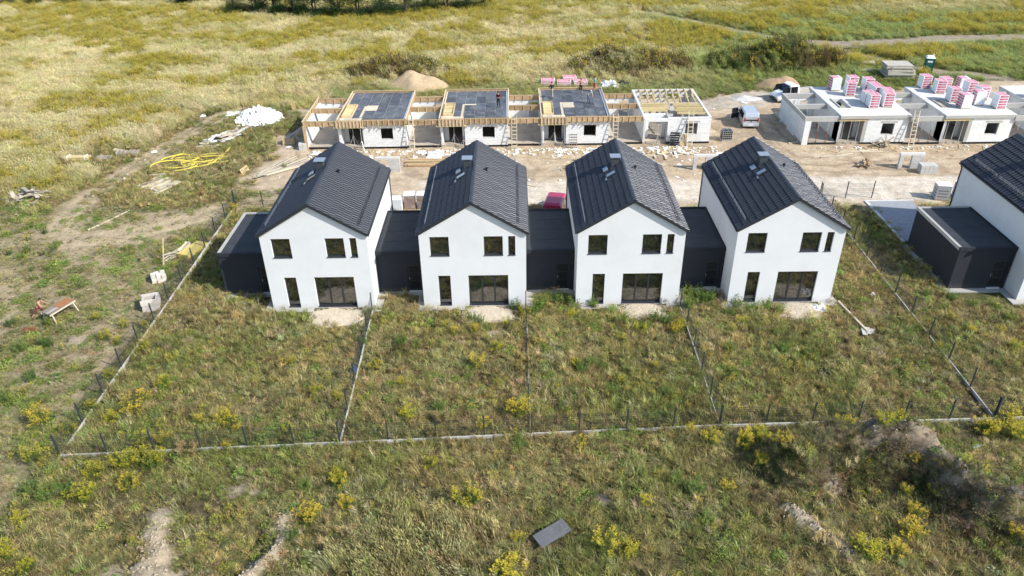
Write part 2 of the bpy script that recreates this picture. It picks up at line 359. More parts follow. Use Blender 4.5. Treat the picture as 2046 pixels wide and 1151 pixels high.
C = mixc(C, (.225, .182, .13), np.clip(fg*1.4, 0, 1)*sst(31, 33, GX)*sst(-10, -13, GY)*(.8+.2*n2))
nv = GX.size; W_ = len(gx); H_ = len(gy)
me = bpy.data.meshes.new('ground')
me.vertices.add(nv); me.vertices.foreach_set('co', np.stack([GX, GY, GZ], -1).astype(np.float32).ravel())
ii = (np.arange(H_-1)[:, None]*W_+np.arange(W_-1)[None]).ravel()
fc = np.stack([ii, ii+1, ii+1+W_, ii+W_], 1).astype(np.int32)
me.loops.add(fc.size); me.loops.foreach_set('vertex_index', fc.ravel())
me.polygons.add(len(fc)); me.polygons.foreach_set('loop_start', np.arange(0, fc.size, 4, dtype=np.int32))
me.polygons.foreach_set('use_smooth', np.ones(len(fc), bool))
ca = me.color_attributes.new('soil', 'FLOAT_COLOR', 'POINT')
ca.data.foreach_set('color', np.concatenate([C, np.ones(C.shape[:2]+(1,))], -1).astype(np.float32).ravel())
me.update(calc_edges=True); me.validate()
ground = bpy.data.objects.new('ground', me); COL.objects.link(ground)
tag(ground, 'dry meadow and sandy building ground under everything', 'ground', kind='structure')
def ground_mat():
    mt = bpy.data.materials.new('soil_and_sand'); mt.use_nodes = True; n = mt.node_tree; N = n.nodes; L = n.links
    b = N['Principled BSDF']; b.inputs['Roughness'].default_value = .97; b.inputs['Specular IOR Level'].default_value = .1
    at = N.new('ShaderNodeAttribute'); at.attribute_name = 'soil'; g = N.new('ShaderNodeNewGeometry')
    last = None
    for sc_, amt, det in ((1.1, .32, 8), (6., .30, 6), (24., .28, 3)):
        no = N.new('ShaderNodeTexNoise'); no.inputs['Scale'].default_value = sc_; no.inputs['Detail'].default_value = det; no.inputs['Roughness'].default_value = .7
        L.new(g.outputs['Position'], no.inputs['Vector'])
        mr = N.new('ShaderNodeMapRange'); mr.inputs[1].default_value = .28; mr.inputs[2].default_value = .72; mr.inputs[3].default_value = 1-amt; mr.inputs[4].default_value = 1+amt
        L.new(no.outputs[0], mr.inputs[0])
        if last is None: last = mr.outputs[0]
        else:
            mm = N.new('ShaderNodeMath'); mm.operation = 'MULTIPLY'; L.new(last, mm.inputs[0]); L.new(mr.outputs[0], mm.inputs[1]); last = mm.outputs[0]
        fin = no
    cs = N.new('ShaderNodeVectorMath'); cs.operation = 'SCALE'; L.new(at.outputs['Vector'], cs.inputs[0]); L.new(last, cs.inputs['Scale']); L.new(cs.outputs[0], b.inputs['Base Color'])
    bn = N.new('ShaderNodeTexNoise'); bn.inputs['Scale'].default_value = 5; bn.inputs['Detail'].default_value = 8; bn.inputs['Roughness'].default_value = .7; L.new(g.outputs['Position'], bn.inputs['Vector'])
    bp = N.new('ShaderNodeBump'); bp.inputs['Strength'].default_value = .55; bp.inputs['Distance'].default_value = .12
    L.new(bn.outputs[0], bp.inputs['Height']); L.new(bp.outputs[0], b.inputs['Normal'])
    return mt
me.materials.append(ground_mat())
def gz(x, y): return float(height(np.array([x], float), np.array([y], float))[0])

# ------------------------------------------------------------------ finished white houses
HW, HD, HE, HR = 7.2, 10.74, 5.78, 7.97
OPEN = {'u1': (.71, 2.0, 4.08, 5.54), 'u2': (4.35, 5.63, 4.08, 5.54), 'u3': (6.0, 6.47, 4.08, 5.54), 'd1': (1.12, 1.96, .12, 2.52), 'd2': (3.2, 5.95, .12, 2.52)}
def wall_with_holes(mb, x0, x1, z0, z1, y, holes, depth):
    xs = sorted({x0, x1, *[h[0] for h in holes], *[h[1] for h in holes]}); zs = sorted({z0, z1, *[h[2] for h in holes], *[h[3] for h in holes]})
    for a, b in zip(xs, xs[1:]):
        for c, d in zip(zs, zs[1:]):
            mx, mz = (a+b)/2, (c+d)/2
            if any(h[0] < mx < h[1] and h[2] < mz < h[3] for h in holes): continue
            mb.poly([(a, y, c), (b, y, c), (b, y, d), (a, y, d)])
    for a, b, c, d in holes:
        e = y+depth
        mb.poly([(a, y, c), (a, y, d), (a, e, d), (a, e, c)]); mb.poly([(b, y, c), (b, e, c), (b, e, d), (b, y, d)])
        mb.poly([(a, y, d), (b, y, d), (b, e, d), (a, e, d)]); mb.poly([(a, y, c), (a, e, c), (b, e, c), (b, y, c)])
def window_part(root, k, a, b, c, d, door, panes=1):
    """frame as the part, each pane and the sill below it"""
    y = .15; f = .07; fr = MB()
    fr.box(a-.01, a+f, y, y+.08, c, d); fr.box(b-f, b+.01, y, y+.08, c, d)
    fr.box(a+f, b-f, y, y+.08, d-f, d+.01); fr.box(a+f, b-f, y, y+.08, c-.01, c+f)
    w_ = (b-a-2*f)/panes
    for i in range(1, panes): fr.box(a+f+i*w_-.06, a+f+i*w_+.06, y-.008, y+.085, c+f, d-f)
    p = fr.build('terrace_door' if door and panes > 1 else ('glazed_door' if door else 'window'), FRAME, root)
    for i in range(panes):
        MB().box(a+f+i*w_+(0 if i == 0 else .06), a+f+(i+1)*w_-(0 if i == panes-1 else .06), y+.03, y+.05, c+f, d-f).build('pane', GLASS, p)
    if not door:
        MB().hexa([(a-.03, -.045, c-.012), (b+.03, -.045, c-.012), (b+.03, y, c+.018), (a-.03, y, c+.018), (a-.03, -.045, c+.008), (b+.03, -.045, c+.008), (b+.03, y, c+.036), (a-.03, y, c+.036)]).build('sill', FRAME, p)
    else:
        MB().box(a, b, -.03, y, c-.03, c+.02).build('threshold', FRAME, p)
def tile_slope(n_rows, L, D, mirror):
    """one roof slope of overlapping curved tiles as geometry: u along the ridge, v down the slope"""
    per, k = .30, 6; nu = int(D/per)
    us = np.linspace(0, D, nu*k+1); prof = .044*np.maximum(np.sin(us/per*2*math.pi), -.35)+.014*np.sin(us/per*4*math.pi)
    V = []; F = []; step = L/n_rows
    rng = np.random.RandomState(3)
    for r in range(n_rows):
        jit = rng.uniform(-.006, .006, nu+1)[(us/per).astype(int)]
        for v, h in ((r*step, .0), ((r+1)*step+.03, .056)):
            V.append(np.stack([np.full_like(us, v), us, prof+h+jit], 1))
        V.append(V[-1].copy()); V.append(np.stack([np.full_like(us, (r+1)*step+.03), us, prof*.6-.03], 1))
    nu1 = len(us)
    for r in range(n_rows):
        for q in (0, 2):
            b = (r*4+q)*nu1; i = np.arange(nu1-1)+b
            F.append(np.stack([i, i+1, i+1+nu1, i+nu1] if mirror else [i, i+nu1, i+1+nu1, i+1], 1))
    return np.concatenate(V), np.concatenate(F)
SL = math.atan2(HR-HE, HW/2); OVE, OVV = .10, .19
def build_house():
    root = thing('white_house', 'x', 'house')
    mb = MB(); holes = list(OPEN.values())
    wall_with_holes(mb, 0, HW, -.15, HE, 0, holes, .2)
    mb.poly([(0, 0, HE), (HW, 0, HE), (HW/2, 0, HR)]); mb.poly([(0, HD, HE), (HW/2, HD, HR), (HW, HD, HE)])
    mb.poly([(0, 0, -.15), (0, 0, HE), (0, HD, HE), (0, HD, -.15)]); mb.poly([(HW, 0, -.15), (HW, HD, -.15), (HW, HD, HE), (HW, 0, HE)])
    mb.poly([(0, HD, -.15), (0, HD, HE), (HW, HD, HE), (HW, HD, -.15)])
    mb.build('wall', WHITE, root)
    # dark rooms behind the glass: floor slabs and a middle wall
    MB().box(.05, HW-.05, .3, HD-.05, 2.7, 2.95).build('floor_slab', CONC, root)
    for k, h in OPEN.items(): window_part(root, k, *h, k[0] == 'd', 3 if k == 'd2' else 1)
    # roof: boarded core, tiles, ridge, verges, gutters, and everything standing on it
    core = MB(); t = .10
    for s in (0, 1):
        def X(x): return x if s == 0 else HW-x
        e = (-OVE, HE-OVE*math.tan(SL)); a = (HW/2, HR)
        A = [(X(e[0]), -OVV+.02, e[1]+.012), (X(a[0]), -OVV+.02, a[1]+.012), (X(a[0]), HD+OVV-.02, a[1]+.012), (X(e[0]), HD+OVV-.02, e[1]+.012)]
        B = [(p[0], p[1], p[2]+t) for p in A]
        core.hexa(A+B if s else A[::-1]+B[::-1])
    roof = core.build('roof', FRAME, root)
    Ls = (HW/2+OVE)/math.cos(SL); n_rows = 9
    for s in (0, 1):
        V, F = tile_slope(n_rows, Ls, HD+2*OVV, s == 1)
        me_ = bpy.data.meshes.new('roof_tiles'); d = V[:, 0]; h = V[:, 2]+.165
        xx = d*math.cos(SL)+(h-.165)*math.sin(SL); zz = HR-d*math.sin(SL)+h/math.cos(SL)*.9
        X_ = HW/2+xx if s else HW/2-xx
        me_.from_pydata(np.stack([X_, V[:, 1]-OVV, zz], 1).tolist(), [], F.tolist()); me_.materials.append(TILE); me_.polygons.foreach_set('use_smooth', [True]*len(F)); me_.update()
        o = bpy.data.objects.new('roof_tiles', me_); COL.objects.link(o); o.parent = roof; o['kind'] = 'stuff'
    zr = HR+.165
    rb = MB(); rb2 = []
    for i in range(27):
        y0 = -OVV-.02+i*(HD+2*OVV)/27; y1 = y0+(HD+2*OVV)/27+.04; r0, r1 = .135, .15
        n0 = len(rb.v)
        for yy, rr in ((y0, r0), (y1, r1)):
            for q in range(7):
                a = math.pi*q/6; rb.v.append((HW/2+rr*math.cos(a), yy, zr-.075+rr*.85*math.sin(a)))
        for q in range(6): rb.f.append((n0+q, n0+q+7, n0+q+8, n0+q+1)); rb.mi.append(0)
        rb.f.append(tuple(n0+7+q for q in range(7))); rb.mi.append(0)
    rb.build('ridge_tiles', TILE, roof)
    for yy in (-OVV-.015, HD+OVV-.015):
        for s in (-1, 1):
            v = MB(); x1 = HW/2+s*(HW/2+OVE)
            v.bar((HW/2, yy+.015, HR+.10), (x1, yy+.015, HR+.10-(HW/2+OVE)*math.tan(SL)), .03, .20); v.build('verge_board', FRAME, roof)
    for s in (-1, 1):
        xg = HW/2+s*(HW/2+OVE+.055); zg = HE-OVE*math.tan(SL)+.06
        g = MB(); g.tube([(xg, -OVV, zg), (xg, HD+OVV, zg)], .065, 8); g.build('gutter', FRAME, roof)
        MB().tube([(xg, HD-.05, zg-.05), (xg-s*.12, HD-.05, zg-.3), (xg-s*.10, HD-.05, 0)], .045, 6).build('downpipe', FRAME, roof)
    def on(sx, d, lift=0.):   # point on a slope: d metres down from the ridge
        return (HW/2+sx*d*math.cos(SL), HR-d*math.sin(SL)+.20/math.cos(SL)+lift)
    for s in (-1, 1):                 # snow guards
        for y0, y1 in ((.3, 3.45), (3.6, 6.8), (6.95, 10.1)):
            g = MB(); x, z = on(s, 3.68)
            for dz in (.10, .22): g.tube([(x, y0, z+dz), (x, y1, z+dz)], .018, 4)
            q = y0+.15
            while q < y1: g.bar((x, q, z-.05), (x, q, z+.25), .02, .03); q += .56
            g.build('snow_guard', METALG if s < 0 else FRAME, roof)
    x, z = on(-1, .62); MB().box(x-.27, x+.27, 6.25, 6.8, z-.5, z+.5).build('chimney', CHIM, roof)
    MB().box(x-.38, x+.38, 6.17, 6.88, z+.60, z+.66).build('chimney_cap', ZINC, roof)
    for a in (-.25, .25):
        for b in (6.28, 6.77): MB().bar((x+a*.8, b, z+.49), (x+a*.8, b, z+.61), .04, .04).build('cap_foot', METALG, roof)
    def tilted(name, d, y, wd, ln, mat_, lift=.06, th=.05):
        x, z = on(-1, d, lift); Mx = Matrix.Translation((x, y, z)) @ Matrix.Rotation(-SL, 4, 'Y')
        return MB().box(-wd/2, wd/2, -ln/2, ln/2, -th, th/2, Mx).build(name, mat_, roof)
    tilted('chimney_step', 1.43, 6.35, .36, .55, ZINC, .12)
    tilted('roof_hatch', 1.13, 5.15, .80, .50, FRAME, .05, .10); tilted('hatch_pane', 1.13, 5.15, .64, .36, GLASSL, .115, .02)
    for yy in (4.65,): tilted('foot_step', 1.55, yy, .10, .34, METALG, .12, .03)
    x, z = on(1, 1.02); MB().tube([(x, 5.95, z-.1), (x, 5.95, z+.24)], .06, 8).lathe([(.02, z+.22), (.13, z+.22), (.11, z+.30), (.02, z+.34)], 8, (x, 5.95, 0)).build('vent_pipe', BLACKP, roof)
    # paving strip round the foot
    for q in ((-.02, 2.9, -.55, -.01), (6.35, HW+.5, -.55, -.01), (HW+.01, HW+.5, -.008, 1.45), (-.5, -.022, -.55, 1.45)):
        MB().box(*q, -.1, .05).build('paving_strip', CONC, root)
    return root
GLASSL = M('bright_hatch_glass', (.22, .27, .33), .12, .05, 2, spec=.8)
def build_garage(wd, free_left, free_label):
    """flat-roofed anthracite garage; local x 0..wd, y 2..8.6"""
    root = thing('garage', free_label, 'garage', group=None)
    H = 3.22; y0, y1 = 2.0, 8.6
    mb = MB(); a, b, c, d = wd-1.28, wd-.32, .14, 2.24
    wall_with_holes(mb, 0, wd, -.15, H, y0, [(a, b, c, d)], .12)
    mb.poly([(0, y0, -.15), (0, y0, H), (0, y1, H), (0, y1, -.15)]); mb.poly([(wd, y0, -.15), (wd, y1, -.15), (wd, y1, H), (wd, y0, H)]); mb.poly([(0, y1, -.15), (0, y1, H), (wd, y1, H), (wd, y1, -.15)])
    mb.build('wall', DARKR, root)
    r = MB().box(.03, wd-.03, y0+.03, y1-.03, H-.05, H+.06).build('roof', ROOFFELT, root)
    f = MB(); f.box(-.05, wd, y0-.06, y0+.10, H-.10, H+.02); f.box(-.05, wd, y0-.04, y0+.16, H+.023, H+.15); f.build('fascia', DARKR, r)
    e = MB()
    if free_left: e.box(-.05, .14, y0+.10, y1+.05, H-.10, H+.145)
    e.box(.14 if free_left else 0, wd, y1-.12, y1+.05, H-.10, H+.14); e.build('roof_edging', CONC if free_left else DARKR, r)
    if not free_left:
        MB().box(.0, .06, y0+.16, y1-.12, H+.0, H+.17).build('wall_flashing', DARKR, r)
    MB().box(wd-.07, wd-.002, y0+.16, y1-.12, H+.0, H+.17).build('wall_flashing', DARKR, r)
    for q in range(1, 4): MB().box(.15, wd-.08, y0+.1+q*1.6, y0+.16+q*1.6, H+.062, H+.068).build('felt_seam', ROOFFELT, r)
    dr = MB().box(a+.002, b-.002, y0+.06, y0+.11, c+.002, d-.002).build('door', FRAME, root)
    dp = MB()
    for z0, z1 in ((.3, .85), (.95, 1.5), (1.6, 2.12)): dp.box(a+.14, b-.14, y0+.045, y0+.062, z0, z1)
    dp.build('door_panels', BLACKP, dr)
    MB().box(a+.07, a+.11, y0+.035, y0+.062, 1.0, 1.22).bar((a+.09, y0+.02, 1.14), (a+.22, y0+.02, 1.14), .02, .02).build('handle', METALG, dr)
    MB().box(a+.02, b-.02, y0-.12, y0+.05, .02, .14).build('threshold', CONCP, root)
    if free_left: MB().box(-.5, -.01, 1.5, y1, -.1, .05).build('paving_strip', CONC, root)
    MB().box(-.008 if free_left else .01, wd-.01, 1.5, y0-.01, -.1, .052).build('paving_strip', CONC, root)
    MB().tube([(wd-.14, y0-.05, H-.1), (wd-.14, y0-.05, .05)], .04, 6).build('downpipe', FRAME, root)
    return root
H_X = [0, 10.67, 21.34, 32.01]
h0 = build_house()
HL = ['white gabled house at the row end, its free-standing garage side facing the yellow hose', 'white gabled house, second from the row end by the yellow hose', 'white gabled house with the red van parked behind its corner', 'white gabled house with a loose white sheet on its gravel, beside the wide side yard', 'white gabled house partly out of view beyond the paved drive']
HPOS = [(x, 0, 0) for x in H_X]+[(52.25, -.1, 0)]
for i, p in enumerate(HPOS):
    h = h0 if i == 0 else copy_tree(h0)
    h.location = p; tag(h, HL[i], 'house', 'white gabled houses')
ge = build_garage(3.98, True, 'dark flat-roofed garage with free side wall beside the wire fence at the row end'); ge.location = (-3.98, 0, 0); ge['group'] = 'dark garages'
g5 = copy_tree(ge); g5.location = (48.24, -.5, 0); g5['label'] = 'dark flat-roofed garage with free side wall next to the paved drive'
gm = build_garage(3.47, False, 'x')
for i, lb in enumerate(['dark flat-roofed garage joining the first and second white houses from the hose end', 'dark flat-roofed garage with the red van parked behind it', 'dark flat-roofed garage beside the house that borders the wide side yard']):
    g = gm if i == 0 else copy_tree(gm); g.location = (HW+10.67*i, 0, 0); tag(g, lb, 'garage', 'dark garages')
drv = MB().box(48.3, 52.2, 8.75, 16.1, -.1, .03); tag(drv.build('paved_drive', M('grey_pavers', (.30, .31, .33), .9, .15, 3, bump=.2)), 'grey paved drive behind the garage with free side wall', 'drive', kind='structure')
kb = MB().box(48.05, 48.29, 8.6, 16.2, -.1, .10).box(48.3, 52.4, 16.11, 16.3, -.1, .09); tag(kb.build('drive_kerb', CONCP), 'pale kerb edging the paved drive', 'kerb', kind='structure')

# gravel heaped in front of the terrace doors
def gravel_patch(cx, cy, rx, ry, lb, seed):
    rng = np.random.RandomState(seed); mb = MB(); n, k = 40, 9; idx = []
    for j in range(k):
        q = j/(k-1)
        for i in range(n):
            a = 2*math.pi*i/n; rr = q*(1+.10*math.sin(3*a+seed)+.07*math.sin(7*a+2*seed))
            sx = max(-1, min(1, 1.25*math.cos(a))); sy = math.sin(a)
            mb.v.append((cx+rx*rr*sx, cy+ry*rr*sy, .15*(1-q**2.2)+rng.uniform(-.012, .012)-(.10 if j == k-1 else 0)+.01))
    for j in range(k-1):
        for i in range(n): mb.f.append((j*n+i, (j+1)*n+i, (j+1)*n+(i+1) % n, j*n+(i+1) % n)); mb.mi.append(0)
    for _ in range(1500):
        a, q = rng.uniform(0, 6.28), math.sqrt(rng.uniform(0, 1.15)); sx = max(-1, min(1, 1.25*math.cos(a)))
        x, y = cx+rx*q*sx*1.03, cy+ry*q*math.sin(a); z = max(.02, .16*(1-q**2.2)+.015); s = rng.uniform(.02, .05)
        b = Vector((x, y, z)); n0 = len(mb.v)
        for d in ((s, 0, 0), (-.5*s, .8*s, 0), (-.5*s, -.8*s, 0), (0, 0, .7*s)): mb.v.append(tuple(b+Vector(d)))
        for f in ((0, 1, 3), (1, 2, 3), (2, 0, 3)): mb.f.append(tuple(n0+i for i in f)); mb.mi.append(0)
    o = mb.build('gravel_patch', GRAVEL); tag(o, lb, 'gravel', 'gravel heaps at the terrace doors', 'stuff')
gravel_patch(4.75, -1.25, 1.85, 1.25, 'beige gravel heap at the terrace door of the house by the hose end', 1)
gravel_patch(15.3, -1.15, 1.75, 1.15, 'beige gravel heap at the terrace door of the second house from the hose end', 2)
gravel_patch(26.0, -1.0, 1.65, 1.02, 'beige gravel heap at the terrace door of the house with the red van behind', 3)
gravel_patch(36.75, -1.15, 1.6, 1.12, 'beige gravel heap with a white sheet lying at its edge', 4)

# ------------------------------------------------------------------ wire fences
PLINTH = M('plinth_concrete', (.52, .51, .48), .92, .12, 2, rand=.12, bump=.1, stain=(.30, .28, .22), stain_amt=.6, stain_scale=1.5)
def wire_panel(L, H):
    mb = MB(); r = .0034
    n = int(L/.1)
    for i in range(n+1):
        x = i*L/n; mb.bar((x, 0, .28), (x, 0, H), r*1.7, r*1.7)
    for z in (.30, .5, .7, .9, 1.1, 1.25, 1.38): mb.bar((0, .008, z), (L, .008, z), r*2.4, r*2.4)
    return mb.mesh('wire_panel', POSTM)
WP = {}
def fence(p0, p1, lb, n=None, plinth=True, mesh_on=True, skip=()):
    a, b = Vector((*p0, 0)), Vector((*p1, 0)); L = (b-a).length; n = n or max(1, round(L/2.55)); st = L/n
    root = thing('wire_fence', lb, 'fence', a, math.atan2(b.y-a.y, b.x-a.x), 'wire fences round the plots')
    post = boxmesh(.075, .06, 1.8, POSTM); k = round(st, 2)
    if k not in WP: WP[k] = wire_panel(st-.06, 1.42)
    kb_ = boxmesh(st-.08, .055, .36, PLINTH); con = boxmesh(.12, .11, .32, PLINTH)
    for i in range(n+1):
        pt = root.matrix_world if False else a+(b-a)*(i/n); z = gz(pt.x, pt.y)
        place('post', post, root, (i*st, .02, z+.72), (0, R(random.uniform(-1.2, 1.2)), 0))
        if plinth: place('plinth_clamp', con, root, (i*st, 0, z+.06))
        if i < n:
            if plinth: place('plinth_board', kb_, root, ((i+.5)*st, 0, z+.03+random.uniform(-.015, .015)))
            if mesh_on and i not in skip: place('wire_panel', WP[k], root, (i*st+.03, .02, z))
    return root
fence((-7.75, -14.62), (-7.85, 16.6), 'wire fence on pale plinth along the trestle-table side of the end plot')
fence((-7.75, -14.62), (7.35, -13.88), 'wire fence on pale plinth across the foot of the end plot')
fence((7.35, -13.88), (28.53, -12.80), 'wire fence on pale plinth across the foot of the two middle plots')
fence((28.53, -12.80), (44.05, -12.5), 'wire fence on pale plinth across the foot of the plot with the wide side yard')
fence((44.05, -12.5), (62, -12.1), 'wire fence on pale plinth at the foot of the plot beyond the paved drive')
fence((7.35, -13.8), (7.12, -.65), 'wire fence dividing the end plot from its neighbour')
fence((17.82, -13.3), (17.84, -.65), 'wire fence dividing the two middle plots')
fence((28.53, -12.7), (28.6, -.65), 'wire fence dividing off the plot with the wide side yard')
fence((44.05, -12.4), (44.3, 16.6), 'wire fence running past the garage with free side wall')
fence((-7.85, 16.7), (-.3, 16.3), 'wire fence behind the row-end garage', plinth=False)
fence((44.3, 16.9), (49.0, 16.95), 'short wire fence along the sandy road behind the side yard', plinth=False)

# ------------------------------------------------------------------ unfinished houses of white block
def block_wall(root, O, ang, L, z0, z1, th=.24, holes=(), blocks=True, name='block_wall', mat_=None):
    """wall core with joints, and each block of its outer leaf as a piece; u along the wall, outer face at local y=0"""
    mb = MB(); xs = sorted({0, L, *[h[0] for h in holes], *[h[1] for h in holes]}); zs = sorted({z0, z1, *[h[2] for h in holes], *[h[3] for h in holes]})
    y = .014 if blocks else 0
    for a, b in zip(xs, xs[1:]):
        for c, d in zip(zs, zs[1:]):
            mx, mz = (a+b)/2, (c+d)/2
            if any(h[0] < mx < h[1] and h[2] < mz < h[3] for h in holes): continue
            mb.box(a, b, y, th, c, d)
    wl = mb.build(name, MORTAR if blocks else (mat_ or BLOCK), root); wl.location = (O[0], O[1], 0); wl.rotation_euler = (0, 0, ang)
    if not blocks: return wl
    bh = .25; nz = int(round((z1-z0)/bh)); bh = (z1-z0)/nz
    for r in range(nz):
        c, d = z0+r*bh, z0+(r+1)*bh; cuts = [(h[0], h[1]) for h in holes if h[2] < (c+d)/2 < h[3]]
        u = -.3*(r % 2)
        while u < L:
            segs = [(max(u, 0), min(u+.6, L))]; u += .6
            for h0_, h1_ in cuts:
                ns = []
                for a, b in segs:
                    if b <= h0_ or a >= h1_: ns.append((a, b))
                    else:
                        if a < h0_: ns.append((a, h0_))
                        if b > h1_: ns.append((h1_, b))
                segs = ns
            for a, b in segs:
                if b-a > .06: place('block', boxmesh(b-a-.012, .10, bh-.012, BLOCK), wl, ((a+b)/2, .05+random.uniform(-.003, .004), (c+d)/2))
    return wl
def form_beam(root, x0, x1, y, z0, z1, step=.62, batt=WOODN, face=-1):
    """timber shuttering for a ring beam: two boards, battens on the seen side"""
    b = MB().box(x0, x1, y-.17, y-.14, z0, z1).box(x0, x1, y+.14, y+.17, z0, z1).box(x0, x1, y-.14, y+.14, z0, z0+.03).build('shutter_board', WOODB, root)
    n = max(1, int((x1-x0)/step)); bm_ = boxmesh(.07, .07, z1-z0+.12, batt)
    for i in range(n+1): place('batten', bm_, b, (x0+.05+i*(x1-x0-.1)/n, y-.205, (z0+z1)/2-.03), (R(random.uniform(-3, 3)), 0, 0))
    MB().box(x0, x1, y-.19, y-.10, z1+.002, z1+.045).build('top_rail', WOODN, b)
    return b
def form_side(root, x, y0, y1, z0, z1, s, step=.7):
    b = MB().box(x-.02, x+.02, y0, y1, z0, z1).build('shutter_board', WOODB, root); n = max(1, int((y1-y0)/step)); bm_ = boxmesh(.07, .07, z1-z0+.1, WOODN)
    for i in range(n+1): place('batten', bm_, b, (x+s*.055, y0+.05+i*(y1-y0-.1)/n, (z0+z1)/2-.02))
    MB().box(x-.05, x+.05, y0, y1, z1+.002, z1+.045).build('top_rail', WOODP, b)
def unfinished(kind, lb, loc, outer_left, group, var=0):
    root = thing('unfinished_house', lb, 'house', loc, 0, group); rnd = random.Random(var+11)
    W, D, zt = 6.95, 9.6, 2.75
    MB().box(-3.6 if outer_left else -3.62, W, .12, D, -.15, .25).build('floor_slab', CONCD, root)
    fb_ = MB().box(-3.6, -.02, .02, .11, -.15, .20).box(0, 2.5, .9, 1.0, .252, .30).build('foundation_strip', BITUM, root)
    MB().box(2.5, W+.02, -.02, .10, -.15, .20).build('foundation_strip', BITUM, root)
    win = (1.85, 3.1, 1.02, 2.27)
    # walls
    block_wall(root, (2.5, 0), 0, W-2.5, .2, zt-.05 if kind != 'open' else 2.7, holes=[win])
    lo = 1.35 if kind != 'conc' else 1.5
    block_wall(root, (.24, lo), 0, 2.26, .25, zt, holes=[(.5, 1.9, .25, 2.35)], blocks=False, name='porch_wall')
    block_wall(root, (2.5, lo), -math.pi/2, lo-.24, .25, zt, blocks=False, name='porch_side_wall', mat_=CONC)
    block_wall(root, (0, D), -math.pi/2, D-(.3 if kind == 'open' else .05), .25, zt, blocks=False, name='party_wall')
    block_wall(root, (W, .24), math.pi/2, D-.24, .2, zt, blocks=False, name='side_wall')
    block_wall(root, (W-.24, D), math.pi, W-.5, .25, zt, blocks=False, name='back_wall', holes=[(1.2, 2.9, .25, 2.4), (4.2, 5.5, 1.1, 2.3)])
    block_wall(root, (3.6, 5.0), 0, 3.1, .25, zt-.02, .12, blocks=False, name='inner_wall', holes=[(.4, 1.3, .25, 2.3)])
    gb = 7.7
    block_wall(root, (-.01, gb+.24), math.pi, 3.35 if outer_left else 3.58, .25, 2.42, blocks=False, name='garage_back_wall', holes=[(.12, 1.15, .25, 2.2)] if kind == 'form' else [(.5, 1.6, .25, 2.2)])
    if outer_left:
        block_wall(root, (-3.6, gb+.24), -math.pi/2, gb+.22, .0 if kind == 'conc' else .2, 2.5, blocks=(kind == 'conc'), name='garage_wall', holes=())
        if kind == 'form': MB().box(-3.66, -3.34, -.06, .015, -.1, 2.55).build('pillar_shutter', WOODB, root)
        else: MB().box(-3.59, -3.0, -.02, .018, 0, 2.52).build('garage_pier', BLOCK, root)
    x0 = -3.58
    if kind in ('form', 'open'):
        for yy in (.2, 4.3, gb+.1): form_beam(root, x0, -.06, yy, 2.45, 2.95, .62 if yy < 1 else .8, WOODN)
        if outer_left: form_side(root, -3.64, 0, gb+.2, 2.42, 2.96, 1)
    else:
        for yy in (.16, 4.1, gb+.12): MB().box(x0+.02, -.11, yy-.15, yy+.15, 2.46, 2.95).build('ring_beam', CONC, root)
        if outer_left: MB().box(-3.68, x0+.018, .0, gb+.3, 2.51, 2.98).build('ring_beam', CONC, root)
    if kind == 'form':
        MB().box(.05, 6.9, .08, 9.55, 2.92, 2.952).build('deck_joists', WOODP, root)
        dk = MB().box(2.5, 2.62, .06, .9, 2.954, 2.985).build('deck_strip', WOODN, root)
        xs = [.2+1.1*i for i in range(7)]; ys = [.95, 3.1, 5.25, 7.4, 9.5]
        for i in range(6):
            for j in range(4):
                if i == 0 and j < 2: continue
                place('deck_panel', boxmesh(1.1-.045, ys[j+1]-ys[j]-.05, .02, PLYD), root, ((xs[i]+xs[i+1])/2, (ys[j]+ys[j+1])/2, 2.974+rnd.uniform(0, .006)), (0, 0, R(rnd.uniform(-.3, .3))))
        for i in range(2, 6): place('deck_panel', boxmesh(1.1-.03, .78, .02, PLYD), root, ((xs[i]+xs[i+1])/2, .52, 2.976), (0, 0, 0))
        # stair opening lined with boards, light plywood fillings
        st = MB().box(.22, .27, 1.2, 5.0, 2.96, 3.16).box(1.22, 1.27, 1.2, 5.0, 2.96, 3.16).box(.27, 1.22, 4.95, 5.0, 2.96, 3.16).box(.27, 1.22, 1.2, 1.25, 2.96, 3.16).build('stair_opening_frame', WOODN, root)
        for k in range(7): place('step_board', boxmesh(.94, .30, .04, WOODY), st, (.745, 1.55+k*.47, 3.0+.012*k), (R(18), 0, 0))
        for k in range(5): place('plywood_strip', boxmesh(.44, .80, .022, WOODP), root, (.35+k*.46, .55, 2.977+.001*k))
        place('plywood_sheet', boxmesh(.24, 3.6+var*.3, .03, WOODP), root, (2.2, 2.9, 3.001)); place('plywood_sheet', boxmesh(1.25, .28, .03, WOODP), root, (2.95, 4.75, 3.001))
        if var != 1: place('plywood_sheet', boxmesh(1.2, 1.3, .03, WOODP), root, (2.95, 3.9, 3.004), (0, 0, R(2)))
        # edge shuttering of the slab
        form_beam(root, 2.55, W+.03, -.06, 2.62, 3.12, .55, WOODN)
        p = form_beam(root, -.12, 2.5, -.26, 2.55, 3.14, .33, WOODP)
        MB().box(-.4, 2.75, -.42, -.30, 2.38, 2.50).box(-.1, 2.5, .2, .3, 2.38, 2.50).build('bearer_beam', WOODY, root)
        MB().box(-.1, 2.5, -.4, 1.3, 2.505, 2.53).build('porch_soffit', WOODN, root)
        form_side(root, -.06, .1, D, 2.82, 3.14, -1, 1.3); form_side(root, W+.06, .1, D, 2.62, 3.14, 1, .9)
        bk = MB().box(-.04, W+.04, D+.0, D+.04, 2.6, 3.16).build('shutter_board', WOODB, root); MB().box(-.04, W+.04, D-.05, D+.06, 3.162, 3.2).build('top_rail', WOODN, bk)
